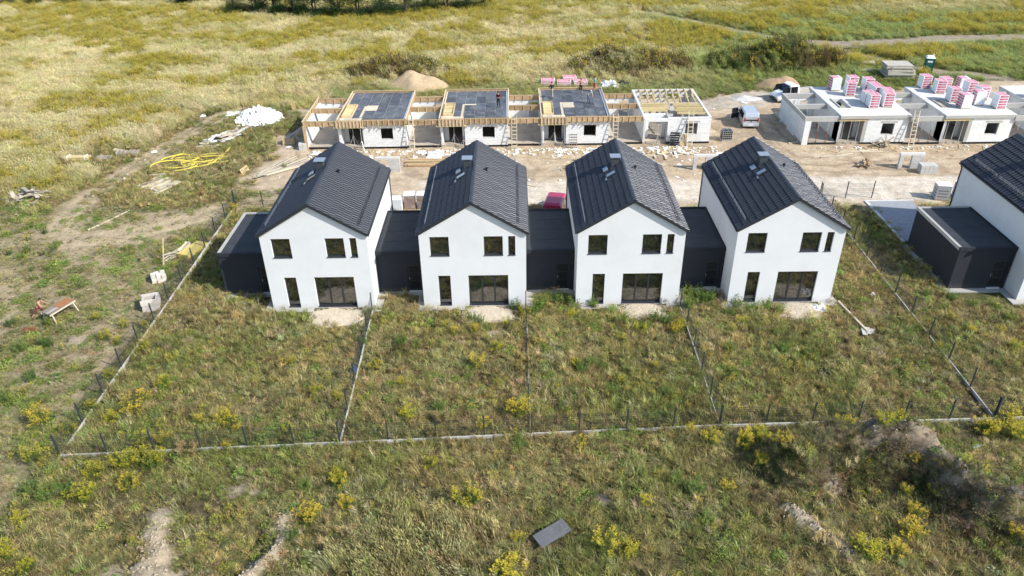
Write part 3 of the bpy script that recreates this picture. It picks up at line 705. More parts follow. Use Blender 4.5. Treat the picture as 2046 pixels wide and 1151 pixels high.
        MB().box(W-.16, W+.03, .3, D-.2, 2.99, 3.06).build('edge_insulation', WHITEP, root)
        for k in range(6): place('bracket', boxmesh(.07, .45, .07, WOODN), root, (2.85+k*.78, -.12, 2.45), (R(40), 0, 0))
    elif kind == 'open':
        for k in range(9):
            x = .55+k*.72
            for y0_ in (5.1, 7.3): place('timber_beam', boxmesh(.11, 2.4, .16, WOODY), root, (x+rnd.uniform(-.05, .05)+(.25 if y0_ > 6 else 0), y0_+1.1, 2.82), (0, 0, R(rnd.uniform(-6, 0))))
        for yy in (5.05, 7.25, 9.4): place('timber_beam', boxmesh(6.7, .14, .14, WOODP), root, (3.45, yy, 2.665))
        for k in range(9): place('timber_beam', boxmesh(2.6, .11, .14, WOODY), root, (1.5+rnd.uniform(-.1, .1), 2.3+k*.28, 2.78+.0*k), (0, R(rnd.uniform(-1, 1)), R(rnd.uniform(-2, 8))))
        for k in range(10): place('timber_beam', boxmesh(2.9, .11, .14, WOODY), root, (5.2+rnd.uniform(-.12, .12), 1.3+k*.34, 2.80), (0, R(rnd.uniform(-1, 1)), R(rnd.uniform(-7, 3))))
        for xx in (2.6, 4.0): place('timber_beam', boxmesh(.12, 4.2, .14, WOODG), root, (xx, 3.0, 2.63), (0, 0, R(5)))
        MB().box(0.02, W, D-.24, D+.02, zt+.002, zt+.07).box(W-.22, W+.02, .0, D-.24, zt+.002, zt+.065).box(0, .24, 1.2, D-.24, zt+.002, zt+.065).build('wall_crown', CONCP, root)
        MB().box(2.5, W-.24, -.015, .22, 2.702, zt+.06).build('wall_crown', BLOCK, root)
        MB().box(1.85+2.5-.2, 3.1+2.5+.2, -.012, .10, 2.272, 2.44).build('lintel', CONC, root)
        MB().box(.1, 2.5, -.0, .2, 2.4, 2.72).build('lintel', BLOCK, root); MB().box(-.0, .22, -.02, .28, .2, 2.7).build('porch_pier', CONCP, root)
    else:
        h = (.75, 1.75, 2.3, 5.2); s_ = MB(); a0, a1, b0, b1 = -.1, W+.1, -.12, D+.05
        for q in ((a0, h[0], b0, b1), (h[1], a1, b0, b1), (h[0], h[1], b0, h[2]), (h[0], h[1], h[3], b1)): s_.box(q[0], q[1], q[2], q[3], 2.752, 3.1)
        s_.build('concrete_slab', CONCP, root)
        MB().box(a0-.012, a1+.012, b0-.014, b0+.02, 2.755, 3.06).build('slab_edge', CONC, root)
        MB().box(h[0]-.14, h[0], h[2], h[3], 3.102, 3.2).box(h[1], h[1]+.1, h[2], h[3], 3.102, 3.16).build('opening_upstand', CONC, root)
        MB().box(1.85+2.5-.2, 3.1+2.5+.25, -.014, .10, 2.272, 2.44).build('lintel', CONC, root)
        MB().box(-.1, 2.45, -.02, .16, 2.62, 2.745).build('porch_soffit_board', WOODN, root); MB().box(-.2, 2.6, -.10, -.03, 2.52, 2.62).build('bearer_beam', WOODY, root)
        MB().box(.0, .24, .16, .05+1.4, .25, 2.745).build('porch_pier', CONC, root)
        MB().box(2.42, 2.78, -.012, .06, .2, 2.70).build('mortar_smear', CONC, root)
    return root
GF = 'unfinished houses with timber shuttering'
unfinished('form', 'unfinished white block house with shuttered roof deck and open garage nearest the white polystyrene heap', (-1.03, 30.45, 0), True, GF, 0)
unfinished('form', 'unfinished white block house with one worker standing on its dark roof deck', (9.52, 30.55, 0), False, GF, 1)
unfinished('form', 'unfinished white block house with several workers on its dark roof deck', (20.02, 30.65, 0), False, GF, 2)
unfinished('open', 'unfinished white block house open on top with yellow timber beams', (30.55, 30.75, 0), False, GF, 3)
GC = 'unfinished houses with concrete slabs'
unfinished('conc', 'unfinished white block house with concrete slab and packs, its garage wall beside the silver van', (50.5, 29.9, 0), True, GC, 4)
unfinished('conc', 'unfinished white block house with packs on its concrete slab, farther from the silver van', (61.0, 29.6, 0), False, GC, 5)
unfinished('conc', 'unfinished white block house with concrete slab mostly out of view', (71.5, 29.4, 0), False, GC, 6)

# packs of white blocks in printed film
REDP = M('red_print', (.42, .016, .07), .5, .12, 4); PINKP = M('pink_print', (.60, .17, .24), .5, .15, 3); PRINTW = M('white_print', (.80, .78, .78), .5, .05, 4)
FILM = M('white_block_film', (.76, .77, .78), .45, .05, 5, bump=.15, bscale=8, rand=.05)
def block_pack(kind):
    """pallet, five layers of blocks under film, red printed bands on one long side and the top"""
    root = thing('block_pack', 'x', 'pack'); w_, d_, H = 1.0, 1.15, 1.42
    if kind == 'pink': w_, d_, H = 1.7, 1.15, 1.0
    pl = MB()
    for y in (-.5, 0, .5): pl.box(-w_/2+.02, w_/2-.02, y*d_*.8-.05, y*d_*.8+.05, 0, .08)
    for y in (-.5, -.25, 0, .25, .5): pl.box(-w_/2, w_/2, y*d_*.85-.06, y*d_*.85+.06, .082, .10)
    pl.build('pallet', WOODN, root)
    n = 5 if kind != 'pink' else 4
    for k in range(n):
        h = (H-.1)/n; MB().box(-w_/2+.01*(k % 2), w_/2-.008*(k % 3), -d_/2, d_/2, .103+k*h, .1+(k+1)*h-.004).build('block_layer', FILM, root, bevel=.012)
    red = PINKP if kind == 'pink' else REDP
    for k in range(n):
        h = (H-.1)/n; z0, z1 = .1+k*h+.05, .1+(k+1)*h-.035; b = MB(); t = MB()
        if kind == 'left':
            x = -w_/2-.006; b.box(x, x+.02, -d_/2+.09, d_/2-.09, z0, z1)
            t.box(x-.004, x+.01, d_/2-.34, d_/2-.16, z0+.12, z1-.05); t.box(x-.004, x+.01, -d_/2+.14, d_/2-.42, z0+.05, z0+.066)
            t.box(x-.004, x+.01, -d_/2+.14, d_/2-.42, z0+.12, z0+.138)
        else:
            y = -d_/2-.006; b.box(-w_/2+.09, w_/2-.09, y, y+.02, z0, z1)
            t.box(-w_/2+.13, -w_/2+.28, y-.004, y+.01, z0+.12, z1-.05); t.box(-w_/2+.34, w_/2-.14, y-.004, y+.01, z0+.05, z0+.066)
            t.box(-w_/2+.34, w_/2-.14, y-.004, y+.01, z0+.12, z0+.138)
        bo = b.build('printed_band', red, root); t.build('print_marks', PRINTW, bo)
    b = MB()
    if kind == 'left': b.box(-w_/2+.04, w_/2-.25, -d_/2+.09, d_/2-.09, H-.01, H+.004)
    else: b.box(-w_/2+.09, w_/2-.09, -d_/2+.04, d_/2-.04, H-.01, H+.004)
    tp = b.build('printed_top', PINKP if kind != 'pink' else red, root); t = MB()
    for q in (-.3, -.1, .1, .3): t.box(-w_/2+.2, w_/2-.35, q*d_-.02, q*d_+.03, H+.0, H+.008)
    t.build('print_marks', PRINTW, tp)
    return root
PK = {}
def put_pack(kind, x, y, z, lb, grp, rz=0.):
    if kind not in PK: PK[kind] = o = block_pack(kind)
    else: o = copy_tree(PK[kind])
    o.location = (x, y, z); o.rotation_euler = (0, 0, R(rz+random.uniform(-3, 3))); o.scale = (random.uniform(.95, 1.04), random.uniform(.95, 1.04), random.choice((.86, .97, 1., 1.03, 1.03))); tag(o, lb, 'pack', grp)
LA = {'front': 'pack of white blocks with red printed front on the slab beside the silver van', 'left': 'pack of white blocks with red print turned sideways on the slab beside the silver van'}
LB = {'front': 'red-fronted pack of white blocks on the slab farther from the silver van', 'left': 'pack of white blocks, red print turned sideways, on the slab farther from the van'}
for k, x, y, r in (('left', 52.3, 37.9, 2), ('front', 53.2, 35.9, -6), ('front', 54.15, 37.95, 4), ('front', 55.75, 37.5, 0), ('front', 55.85, 36.1, 2), ('front', 54.1, 31.9, 0), ('front', 55.65, 32.05, -3), ('front', 54.1, 33.25, 3), ('front', 55.6, 34.6, 0), ('front', 56.0, 33.35, 0)):
    put_pack(k, x+.42, y+.6, 3.1, LA[k], 'block packs on the '+('slab by the van, print ')+k, r)
for k, x, y, r in (('front', 62.42, 38.3, 0), ('front', 63.12, 36.33, -3), ('front', 64.15, 37.3, 3), ('left', 66.36, 37.76, 0), ('front', 66.0, 35.6, 2), ('front', 63.17, 33.4, -2), ('left', 63.3, 31.3, 3), ('left', 65.24, 32.3, -4), ('front', 66.3, 33.7, 2), ('front', 66.75, 31.05, 0)):
    put_pack(k, x+.42, y+.6, 3.1, LB[k], 'block packs on the farther slab, print '+k, r)
put_pack('front', 73.2, 34.6, 3.1, 'pack of white blocks on the slab mostly out of view', None)
for i, (x, y) in enumerate(((21.5, 51.2), (23.55, 50.9), (25.6, 51.0), (24.3, 52.4))):
    put_pack('pink', x, y, gz(x, y)-.02, 'pale pink-printed block pack on the grass behind the unfinished houses', 'pink packs behind the unfinished houses', random.uniform(-6, 6))
for nm in list(PK.values()): pass

# ------------------------------------------------------------------ site things
def prop(x, y, h, lb, grp, z=0., tripod=True, red=False):
    o = thing('formwork_prop', lb, 'prop', (x, y, z), random.uniform(0, 6), grp)
    MB().box(-.07, .07, -.07, .07, 0, .012).tube([(0, 0, .01), (0, 0, h*.55)], .035, 6).build('outer_tube', RUST if red else STEEL, o)
    MB().tube([(0, 0, h*.52), (0, 0, h-.02)], .026, 6).box(-.07, .07, -.07, .07, h-.02, h).build('inner_tube', STEEL, o)
    if tripod:
        for k in range(3):
            a = k*2.1; MB().bar((.03*math.cos(a), .03*math.sin(a), .95), (.52*math.cos(a), .52*math.sin(a), .02), .03, .03).build('leg', STEEL, o)
for i, ux in enumerate((-1.03, 9.52, 20.02)):
    uy = 30.45+.1*i
    for dx, red in ((.05, i == 1), (2.35, i == 1)):
        prop(ux+dx, uy-.36, 2.38, 'steel prop with splayed tripod legs holding up a shuttered porch', 'tripod props under the porches', 0., True, red)
    prop(ux+1.35, uy+.6, 2.25, 'steel prop standing inside a shuttered porch doorway', 'props inside the porches', .25, True)
for x, y in ((32.0, 30.3), (34.6, 30.1)): prop(x, y, 1.5 if x > 34 else 2.3, 'steel tripod prop before the open-topped unfinished house', 'tripod props by the open-topped house')
for ux, uy in ((50.5, 29.9), (61.0, 29.6), (71.5, 29.4)):
    un = {50.5: 'house beside the silver van', 61.0: 'twin house farther from the van', 71.5: 'house mostly out of view'}[ux]
    for dx, dy in ((.35, -.06), (1.1, -.06), (1.9, -.06)): prop(ux+dx, uy+dy, 2.51, 'slim steel prop under the porch bearer of the '+un, 'slim porch props, '+un, 0., False)
    for dx, dy in ((-2.9, .16), (-2.1, .16), (-1.1, .16), (-2.6, 4.1), (-1.6, 4.1), (-.7, 4.1), (-1.9, 7.82-.3)):
        bw = 'front' if dy < 1 else ('middle' if dy < 6 else 'back'); prop(ux+dx, uy+dy, 2.2, 'slim prop under the %s garage ring beam of the %s' % (bw, un), '%s garage props, %s' % (bw, un), .25, False, True)
def ladder(x, y, z, h, lean, wd, lb, mat_=WOODP):
    o = thing('ladder', lb, 'ladder', (x, y, z)); L = math.hypot(h, lean)
    o.rotation_euler = (-math.atan2(lean, h), 0, 0)
    for s in (-1, 1): MB().box(s*wd/2-.035, s*wd/2+.035, -.03, .03, 0, L).build('rail', mat_, o)
    rg = boxmesh(wd-.05, .03, .06, mat_); n = int(L/.38)
    for i in range(1, n): place('rung', rg, o, (0, -.035, i*L/n))
ladder(6.55, 29.75, .0, 3.5, .55, .50, 'timber ladder against the unfinished house nearest the polystyrene heap')
ladder(17.15, 29.75, .0, 3.4, .6, .52, 'timber ladder below the roof deck with one worker')
ladder(27.6, 29.9, .0, 3.4, .6, .50, 'timber ladder below the roof deck with several workers')
ladder(35.3, 29.75, .0, 3.6, .8, .5, 'timber ladder against the open-topped unfinished house')
ladder(57.9, 29.1, .0, 3.6, .5, .5, 'timber ladder against the slab beside the silver van')

def plank_pile(name, lb, cat, loc, rz, planks, mat_, group=None):
    """planks: (x, y, z, length, width, thick, yaw deg, pitch deg)"""
    o = thing(name, lb, cat, loc, R(rz), group)
    for i, (x, y, z, l, w_, t, a, p) in enumerate(planks):
        mm = mat_[i % len(mat_)] if isinstance(mat_, (list, tuple)) else mat_
        place('plank', boxmesh(round(l, 1), round(w_, 2), round(t, 2), mm), o, (x, y, z), (0, R(p), R(a)))
    return o
def heap(n, rx, ry, h, l0, l1, wd, yaw=None, seed=0, spread=180):
    rn = random.Random(seed); out = []
    for i in range(n):
        a, q = rn.uniform(0, 6.28), math.sqrt(rn.random()); x, y = rx*q*math.cos(a), ry*q*math.sin(a)
        z = .04+h*(1-q)*rn.uniform(.3, 1)
        out.append((x, y, z, rn.uniform(l0, l1), wd*rn.uniform(.7, 1.5), .04, (yaw if yaw is not None else 0)+rn.uniform(-spread, spread)/2, rn.uniform(-1, 1)*(6 if z < .15 else 14)))
    return out
plank_pile('scrap_timber_pile', 'large heap of grey weathered boards and scrap lying in the dry meadow', 'timber pile', (-28.2, 19.4, 0), 0, heap(46, 2.3, 1.0, .85, 1.2, 2.8, .26, -40, 1, 90), [WOODG, WOODG, WOODP])
plank_pile('scrap_timber_pile', 'heap of grey broken boards beside the white polystyrene heap', 'timber pile', (-14.6, 34.4, 0), 58, heap(52, 3.4, 1.0, .5, .9, 2.4, .28, 0, 2, 80), [WOODG, WOODP, WHITEP])
plank_pile('scrap_timber_pile', 'low strip of broken grey slats beside the yellow hose', 'timber pile', (-16.6, 31.3, 0), 12, heap(20, 2.4, .5, .12, .5, 1.5, .12, 0, 3, 80), [WOODG, WOODP])
plank_pile('plank_stack', 'row of thick planks lying side by side on bearers near the yellow hose', 'timber pile', (-16.6, 21.8, 0), 62,
           [(-.3+.1*(k % 3), -1.5+k*.36, .17+.05*(k % 2), 2.9-.2*(k % 4), .24, .09, random.uniform(-7, 7), 0) for k in range(9)]+[(-.9, -.2, .06, 3.8, .12, .1, 90, 0), (.9, -.1, .06, 3.6, .12, .1, 88, 0), (1.3, 1.9, .2, 1.6, .22, .06, 118, 4), (-1.5, -1.5, .07, 1.5, .2, .06, 100, 0), (-1.9, -.4, .07, 1.3, .2, .06, 95, 0)], [WOODP, WOODG, WOODP])
plank_pile('plank_fan', 'fanned heap of long pale planks on the sand behind the row-end house', 'timber pile', (-6.0, 25.4, 0), 52, [(random.uniform(-.6, .6), -.9+.24*k, .06+.05*(k % 3), random.choice((4.4, 5.2, 5.8)), .18, .05, -14+3.2*k, 0) for k in range(9)], [WOODP, WOODP, WOODG])
plank_pile('long_board', 'pair of long grey boards lying diagonally beside the yellow hose', 'plank', (-13.6, 23.6, 0), 58, [(0, 0, .06, 4.6, .24, .05, 0, 0), (1.0, .5, .05, 2.4, .2, .05, 8, 0)], WOODG)
plank_pile('long_board', 'three thin pale battens lying between the hose and the plank fan', 'plank', (-11.0, 24.6, 0), 60, [(0, 0, .04, 3.2, .1, .05, 0, 0), (.3, .35, .04, 2.6, .1, .05, 8, 0), (-.5, .6, .04, 2.4, .1, .05, -9, 0)], WOODP)
plank_pile('long_board', 'single long pale pole lying by the bend of the dirt track', 'plank', (-18.0, 14.5, gz(-18, 14.5)), 61, [(-1.2, 0, .05, 2.2, .12, .08, 0, 0), (.9, .05, .05, 2.0, .1, .07, 3, 0)], WOODP)
plank_pile('plank_stack', 'bundle of pale planks beside the yellow sheet stack at the fence', 'timber pile', (-9.9, 8.4, gz(-9.9, 8.4)), 66, heap(12, .5, .45, .22, 2.2, 3.2, .14, 0, 5, 16), [WOODP, WOODG])
plank_pile('long_board', 'long pale plank lying in the wide side yard', 'plank', (40.05, -2.1, gz(40, -2.1)), -81, [(0, 0, .16, 3.9, .14, .1, 0, 0), (-1.2, -.6, .05, 1.1, .06, .04, 70, 0)], WOODP)
plank_pile('board_scraps', 'few pale grey board pieces beside the long plank in the wide side yard', 'boards', (40.15, -3.8, gz(40.15, -3.8)), 0, [(0, 0, .15, 1.0, .3, .03, 75, 4), (.28, .03, .17, .9, .3, .03, 78, 5), (.6, .1, .06, .6, .3, .03, 60, 0)], M('pale_board', (.58, .56, .52), .85, .1, 3, rand=.15))
for x, y, a, l, lb in ((30.0, 27.2, 6, 3.4, 'white plank on sand before the open-topped house'), (28.6, 25.6, -4, 2.6, 'pale plank on sand closest to the block gate frame by the open-topped house'), (49.6, 26.6, 5, 3.8, 'pale plank lying on sand near the crumpled wood heap'), (52.3, 27.8, -3, 4.2, 'pale plank lying on sand under the slab beside the van'), (46.9, 30.6, 14, 2.4, 'white plank at the corner of the garage wall beside the van')):
    plank_pile('loose_plank', lb, 'plank', (x, y, 0), a, [(0, 0, .05, l, .2, .06, 0, 0), (l*.2, .35, .04, l*.5, .12, .05, 12, 0)], WOODP)
plank_pile('plank_stack', 'stack of long reddish timbers on the sand behind the second white house', 'timber pile', (8.6, 26.3, 0), 0, [(random.uniform(-.3, .3), -.9+.36*(k % 6), .08+.12*(k//6), 4.2, .16, .1, random.uniform(-3, 3), 0) for k in range(11)], [WOODB, WOODN])
plank_pile('scrap_timber_pile', 'small heap of splintered planks behind the house with the red van', 'timber pile', (22.8, 24.6, 0), 0, heap(18, 1.5, .8, .3, .8, 2.2, .14, 10, 8, 100), [WOODP, WOODN, WOODG])
plank_pile('scrap_timber_pile', 'heap of brown boards and pallets against the wall under the slab window', 'timber pile', (54.9, 29.1, 0), 0, [(q[0], q[1], q[2], q[3], q[4], q[5], q[6], q[7]*3) for q in heap(20, .9, .5, .9, .9, 1.7, .14, 60, 9, 120)], [WOODG, WOODN])
plank_pile('scrap_timber_pile', 'crumpled dark wood heap alone on the sand near the block gate frame', 'timber pile', (51.3, 24.2, 0), 0, heap(22, .75, .5, .9, .7, 1.5, .12, 50, 10, 110), [WOODG, WOODB])
plank_pile('scrap_timber_pile', 'scattered planks and board ends before the open-topped house', 'timber pile', (33.0, 28.3, 0), 0, heap(22, 2.6, 1.0, .25, .8, 2.4, .16, 80, 12, 150), [WOODN, WOODP, WHITEP])

def pallet(lb, loc, rz, tilt=0, n=1, mat_=WOODG, grp=None, sx=1.2):
    o = thing('pallet' if n == 1 else 'pallet_stack', lb, 'pallet', loc, R(rz), grp); o.rotation_euler = (R(tilt), 0, R(rz))
    for k in range(n):
        z = k*.145
        for y in (-.35, 0, .35): place('bearer', boxmesh(sx, .1, .09, mat_), o, (0, y, z+.045))
        for i in range(6): place('deck_board', boxmesh(.14, .8, .022, mat_), o, (-sx/2+.07+i*(sx-.14)/5, 0, z+.102))
    return o
pallet('stack of three grey pallets lying in the dry meadow', (-23.0, 29.6, gz(-23, 29.6)), 6, 0, 3, WOODG, None, 2.2)
pallet('grey pallet lying tilted against the dry grass', (-26.4, 31.4, .1), 15, 12, 1, WOODG)
pallet('pale slatted pallet leaning against the grey pallet stack', (-24.4, 30.2, .05), -25, 34, 1, WOODP)
pallet('low grey pallet beside the yellow board bundle', (-25.1, 28.6, gz(-25.1, 28.6)), 8, 0, 2, WOODG, None, 1.6)
pallet('pale pallet lying under the yellow hose coil', (-15.6, 24.2, gz(-15.6, 24.2)), 5, 8, 1, WOODP)
pallet('wooden pallet leaning up on edge beside the plank fan', (-9.4, 24.6, .1), 75, 62, 1, WOODN)
pallet('stack of new pallets in the shade of the open garage wall', (-6.9, 32.2, 0), 8, 0, 5, WOODN)
pallet('single new pallet under the leaning board in the shade', (-5.9, 34.7, 0), 0, 10, 3, WOODN)
plank_pile('leaning_board', 'long grey board propped on pallets in the shade of the open garage wall', 'plank', (-6.2, 33.6, 0), 62, [(0, 0, .95, 4.2, .3, .05, 0, -9)], WOODG)
def crate(lb, loc, rz, sx, sy, sz, mat_, name='block_stack', cat='blocks', nx=3, ny=2, nz=3, jit=.03):
    o = thing(name, lb, cat, loc, R(rz)); bx_ = boxmesh(sx/nx-.02, sy/ny-.02, sz/nz-.012, mat_); rn = random.Random(int(loc[0]*10))
    for k in range(nz):
        for i in range(nx):
            for j in range(ny): place('block', bx_, o, ((i+.5)*sx/nx-sx/2+rn.uniform(-jit, jit), (j+.5)*sy/ny-sy/2+rn.uniform(-jit, jit), (k+.5)*sz/nz), (0, 0, rn.uniform(-jit, jit)*2))
    return o
PALEB = M('pale_block', (.62, .58, .50), .95, .1, 3, rand=.14, bump=.2); KERBB = M('pinkish_kerb_stone', (.52, .47, .42), .95, .12, 3, rand=.15, bump=.2)
crate('low heap of pale stone blocks in the grass below the plank bundle', (-9.75, 4.1, gz(-9.75, 4.1)), 30, 1.0, .7, .62, PALEB, nx=3, ny=2, nz=3, jit=.05)
def kerb_stack(x, y):
    o = thing('kerb_stack', 'hollow stack of pale pinkish kerb stones beside the wire fence', 'kerb stones', (x, y, gz(x, y)), R(18)); a = boxmesh(1.15, .16, .17, KERBB); b = boxmesh(.16, .66, .17, KERBB)
    for k in range(5):
        for s in (-1, 1):
            place('kerb_stone', a, o, (random.uniform(-.03, .03), s*.46, .09+k*.175)); place('kerb_stone', b, o, (s*.46+random.uniform(-.04, .04), 0, .09+k*.175))
kerb_stack(-8.75, .35)
o = thing('yellow_sheet_stack', 'stack of yellow ribbed sheets lying by the fence', 'sheets', (-8.75, 8.5, gz(-8.75, 8.5)), R(68))
for k in range(5):
    mb = MB()
    for i in range(9): mb.box(-1.15, 1.15, -.55+i*.122, -.55+i*.122+.085, k*.07, k*.07+.062)
    mb.box(-1.14, 1.14, -.54, .54, k*.07+.002, k*.07+.03); mb.build('sheet', M('yellow_sheet', (.62, .50, .16), .6, .1, 3, rand=.1), o)
o = thing('yellow_board_bundle', 'long bundle of yellow boards lying in the dry meadow', 'bundle', (-27.6, 28.3, gz(-27.6, 28.3)), R(-1))
for k in range(5):
    for j in range(5): place('board', boxmesh(2.45, .14, .085, WOODY), o, (random.uniform(-.02, .02), -.3+j*.15, .06+k*.09))
for xx in (-.9, .9): MB().box(xx-.03, xx+.03, -.40, .40, .0, .53).build('strap', WHITEP, o)
stk = plank_pile('stake', 'thin wooden stake standing slanted beside the plank bundle', 'stake', (-10.3, 6.3, gz(-10.3, 6.3)), 0, [], WOODN)
MB().bar((0, 0, -.05), (.15, .8, 2.0), .07, .07).build('pole', WOODN, stk)

# yellow drainage hose: loose loops on the grass
def hose():
    rn = random.Random(5); mb = MB(); pts = []
    for i in range(560):
        t = i/559*14*math.pi; k = i/559
        cx = -15.9+1.5*math.sin(t*.143+1)+.7*math.sin(t*.31); cy = 27.2+.9*math.sin(t*.117)+.6*math.cos(t*.27)
        rx = 1.5+.7*math.sin(t*.23+.5); ry = .95+.45*math.sin(t*.19+2)
        x, y = cx+rx*math.cos(t), cy+ry*math.sin(t)
        pts.append((x, y, .09+.10*(1+math.sin(t*1.7+k*9))*.6+.22*k*(1-k)))
    pts = [(-18.9, 25.4, .07), (-18.2, 25.6, .07)]+pts+[(-12.9, 29.5, .1), (-12.6, 30.4, .35)]
    mb.tube(pts, .075, 6)
    tag(mb.build('drainage_hose', M('yellow_hose', (.70, .56, .09), .45, .1, 5), smooth=True), 'bright yellow drainage hose lying in loose coils on the grass', 'hose')
hose()
# white polystyrene heap, debris
def chunk_heap(name, lb, cat, c, rx, ry, h, n, s0, s1, mat_, kind=None, seed=1, flat=.6):
    rn = random.Random(seed); mb = MB(); nn, kk = 22, 6
    for j in range(kk):
        q = j/(kk-1)
        for i in range(nn):
            a = 2*math.pi*i/nn; mb.v.append((rx*q*math.cos(a)*.92, ry*q*math.sin(a)*.92, h*.85*(1-q**1.7)*rn.uniform(.85, 1.1)-(.05 if j == kk-1 else 0)))
    for j in range(kk-1):
        for i in range(nn): mb.f.append((j*nn+i, (j+1)*nn+i, (j+1)*nn+(i+1) % nn, j*nn+(i+1) % nn)); mb.mi.append(0)
    for _ in range(n):
        a, q = rn.uniform(0, 6.28), math.sqrt(rn.random())*1.05; z = max(0.03, h*(1-q**1.7))*rn.uniform(.75, 1.05)
        s = rn.uniform(s0, s1); Mx = Matrix.Translation((rx*q*math.cos(a), ry*q*math.sin(a), z)) @ Matrix.Rotation(rn.uniform(0, 6), 4, Vector((rn.random(), rn.random(), rn.random()+.1)).normalized())
        mb.box(-s, s, -s*rn.uniform(.5, 1), s*.7, -s*flat*.5, s*flat*.5, Mx)
    o = mb.build(name, mat_); o.location = c; tag(o, lb, cat, None, kind)
    return o
chunk_heap('polystyrene_heap', 'big white heap of broken polystyrene beside the dirt track', 'heap', (-12.3, 40.2, -.02), 2.4, 2.1, 1.2, 620, .06, .40, M('white_polystyrene', (.85, .85, .84), .9, .05, 3, bump=.15), None, 4, .55)
chunk_heap('bag_heap', 'heap of white and black plastic bags behind the workers', 'heap', (29.3, 49.9, gz(29.3, 49.9)-.02), 1.5, .9, .9, 60, .18, .42, WHITEP, None, 6, .9)
chunk_heap('bag_heap', 'dark crumpled plastic heap behind the workers beside the white bags', 'heap', (31.0, 50.3, gz(31, 50.3)-.02), 1.1, .8, .7, 50, .15, .35, BLACKP, None, 7, .9)
chunk_heap('sheet_heap', 'low dark crumpled foil on the grass behind the open-topped house', 'heap', (36.9, 49.6, gz(36.9, 49.6)-.02), 1.9, .5, .4, 60, .12, .3, M('grey_foil', (.10, .11, .13), .4, .2, 4), None, 8, .5)
def mound(name, lb, c, rx, ry, h, mat_, seed, kind=None):
    rn = np.random.RandomState(seed); n, k = 48, 20; mb = MB()
    for j in range(k):
        q = j/(k-1)
        for i in range(n):
            a = 2*math.pi*i/n; rr = q*(1+.10*math.sin(2*a+seed)+.06*math.sin(5*a+seed)); x, y = rx*rr*math.cos(a), ry*rr*math.sin(a)
            zz = h*max(0, 1-q*q)**1.15*(1+.22*math.sin(1.5*x+seed)*(1-q))+.35*(fbm(np.array([x+50.]), np.array([y+50.]), .9, seed)[0]-.5)*(1-q)*1.8
            mb.v.append((x, y, float(zz)-(.08 if j == k-1 else 0)))
    for j in range(k-1):
        for i in range(n): mb.f.append((j*n+i, (j+1)*n+i, (j+1)*n+(i+1) % n, j*n+(i+1) % n)); mb.mi.append(0)
    o = mb.build(name, mat_, smooth=True); o.location = (*c, gz(*c)-.02); tag(o, lb, 'heap', None, kind)
mound('sand_heap', 'tall smooth heap of pale sand behind the first two unfinished houses', (4.7, 51.8), 4.4, 2.9, 1.8, SAND, 3)
mound('soil_heap', 'broad low heap of dug brown soil beside the white truck', (50.6, 50.0), 3.4, 1.7, 1.25, SOILM, 5)
mound('gravel_heap', 'flat pale grey gravel heap on the sand behind the silver van', (45.3, 45.2), 1.9, 1.1, .35, M('pale_grey_gravel', (.50, .49, .46), .95, .2, 12, bump=.4, bscale=18), 8)

# concrete block gate frames along the sandy road
def gate_frame(lb, x, y, flip=False):
    o = thing('block_gate_frame', lb, 'gate frame', (x, y, 0), 0, None); H = 1.55; GB = M('grey_block', (.50, .49, .46), .95, .08, 4, rand=.1, bump=.1)
    def pier(x0, x1, nm):
        c = MB().box(x0+.012, x1-.012, .012, .24, -.3, H-.22).build(nm, MORTAR, o); n = 7; bh = (H+.0-.22)/n
        for k in range(n):
            u = x0-(.2 if k % 2 else 0)
            while u < x1-.01:
                a, b = max(u, x0), min(u+.4, x1); u += .4
                if b-a > .05: place('block', boxmesh(b-a-.012, .26, bh-.012, GB), c, ((a+b)/2, .125, (k+.5)*bh))
    a, b = (1.15, 2.3) if not flip else (0, 1.1)
    pier(0, .36, 'pier') if not flip else pier(1.95, 2.3, 'pier')
    pier(a, b, 'wall')
    MB().box(-.02, 2.32, -.012, .262, H-.215, H).build('lintel', CONCP, o)
    MB().box(.4, 1.1, .0, .5, -.3, -.24).build('footing', CONC, o)
gate_frame('concrete block gate frame behind the row-end white house', 3.7, 24.1); gate_frame('concrete block gate frame behind the house beside the wide side yard', 34.4, 23.7); gate_frame('concrete block gate frame next to the grey block pack on the sand', 54.1, 23.4); gate_frame('concrete block gate frame behind the house with the red van', 24.6, 25.6, True)
def wrapped(lb, x, y, w_, d_, h, mat_, rz, bands=True, nz=4):
    o = thing('wrapped_pack', lb, 'pack', (x, y, 0), R(rz)); pallet_ = MB()
    for q in (-.4, 0, .4): pallet_.box(-w_/2, w_/2, q*d_-.05, q*d_+.05, 0, .1)
    pallet_.build('pallet', WOODG, o)
    for k in range(nz): MB().box(-w_/2+.01*(k % 2), w_/2, -d_/2, d_/2-.01*(k % 2), .102+k*(h-.1)/nz, .1+(k+1)*(h-.1)/nz-.004).build('brick_layer', mat_, o, bevel=.01)
    if bands:
        MB().box(-w_/2-.012, w_/2+.012, -d_/2-.012, d_/2+.012, h-.012, h+.02).build('film_cap', WHITEP, o)
        pm = MB()
        for k in range(3): pm.box(-w_/2+.12, w_/2-.2, -d_/2-.012, -d_/2+.01, .35+k*.28, .43+k*.28); pm.box(-w_/2-.012, -w_/2+.01, -d_/2+.15, d_/2-.2, .35+k*.28, .43+k*.28)
        pm.build('print_band', M('grey_print', (.16, .16, .17), .5, .1, 4), o)
    else:
        MB().box(-w_/2-.01, w_/2+.01, -d_/2-.01, d_/2+.01, h-.06, h+.015).build('film_cap', WHITEP, o)
BRICKP = M('brown_brick_pack', (.30, .22, .19), .8, .2, 6, rand=.15, stain=(.55, .53, .52), stain_amt=.5, stain_scale=2); GREYPK = M('grey_filmed_block', (.42, .43, .44), .5, .12, 5, rand=.1)
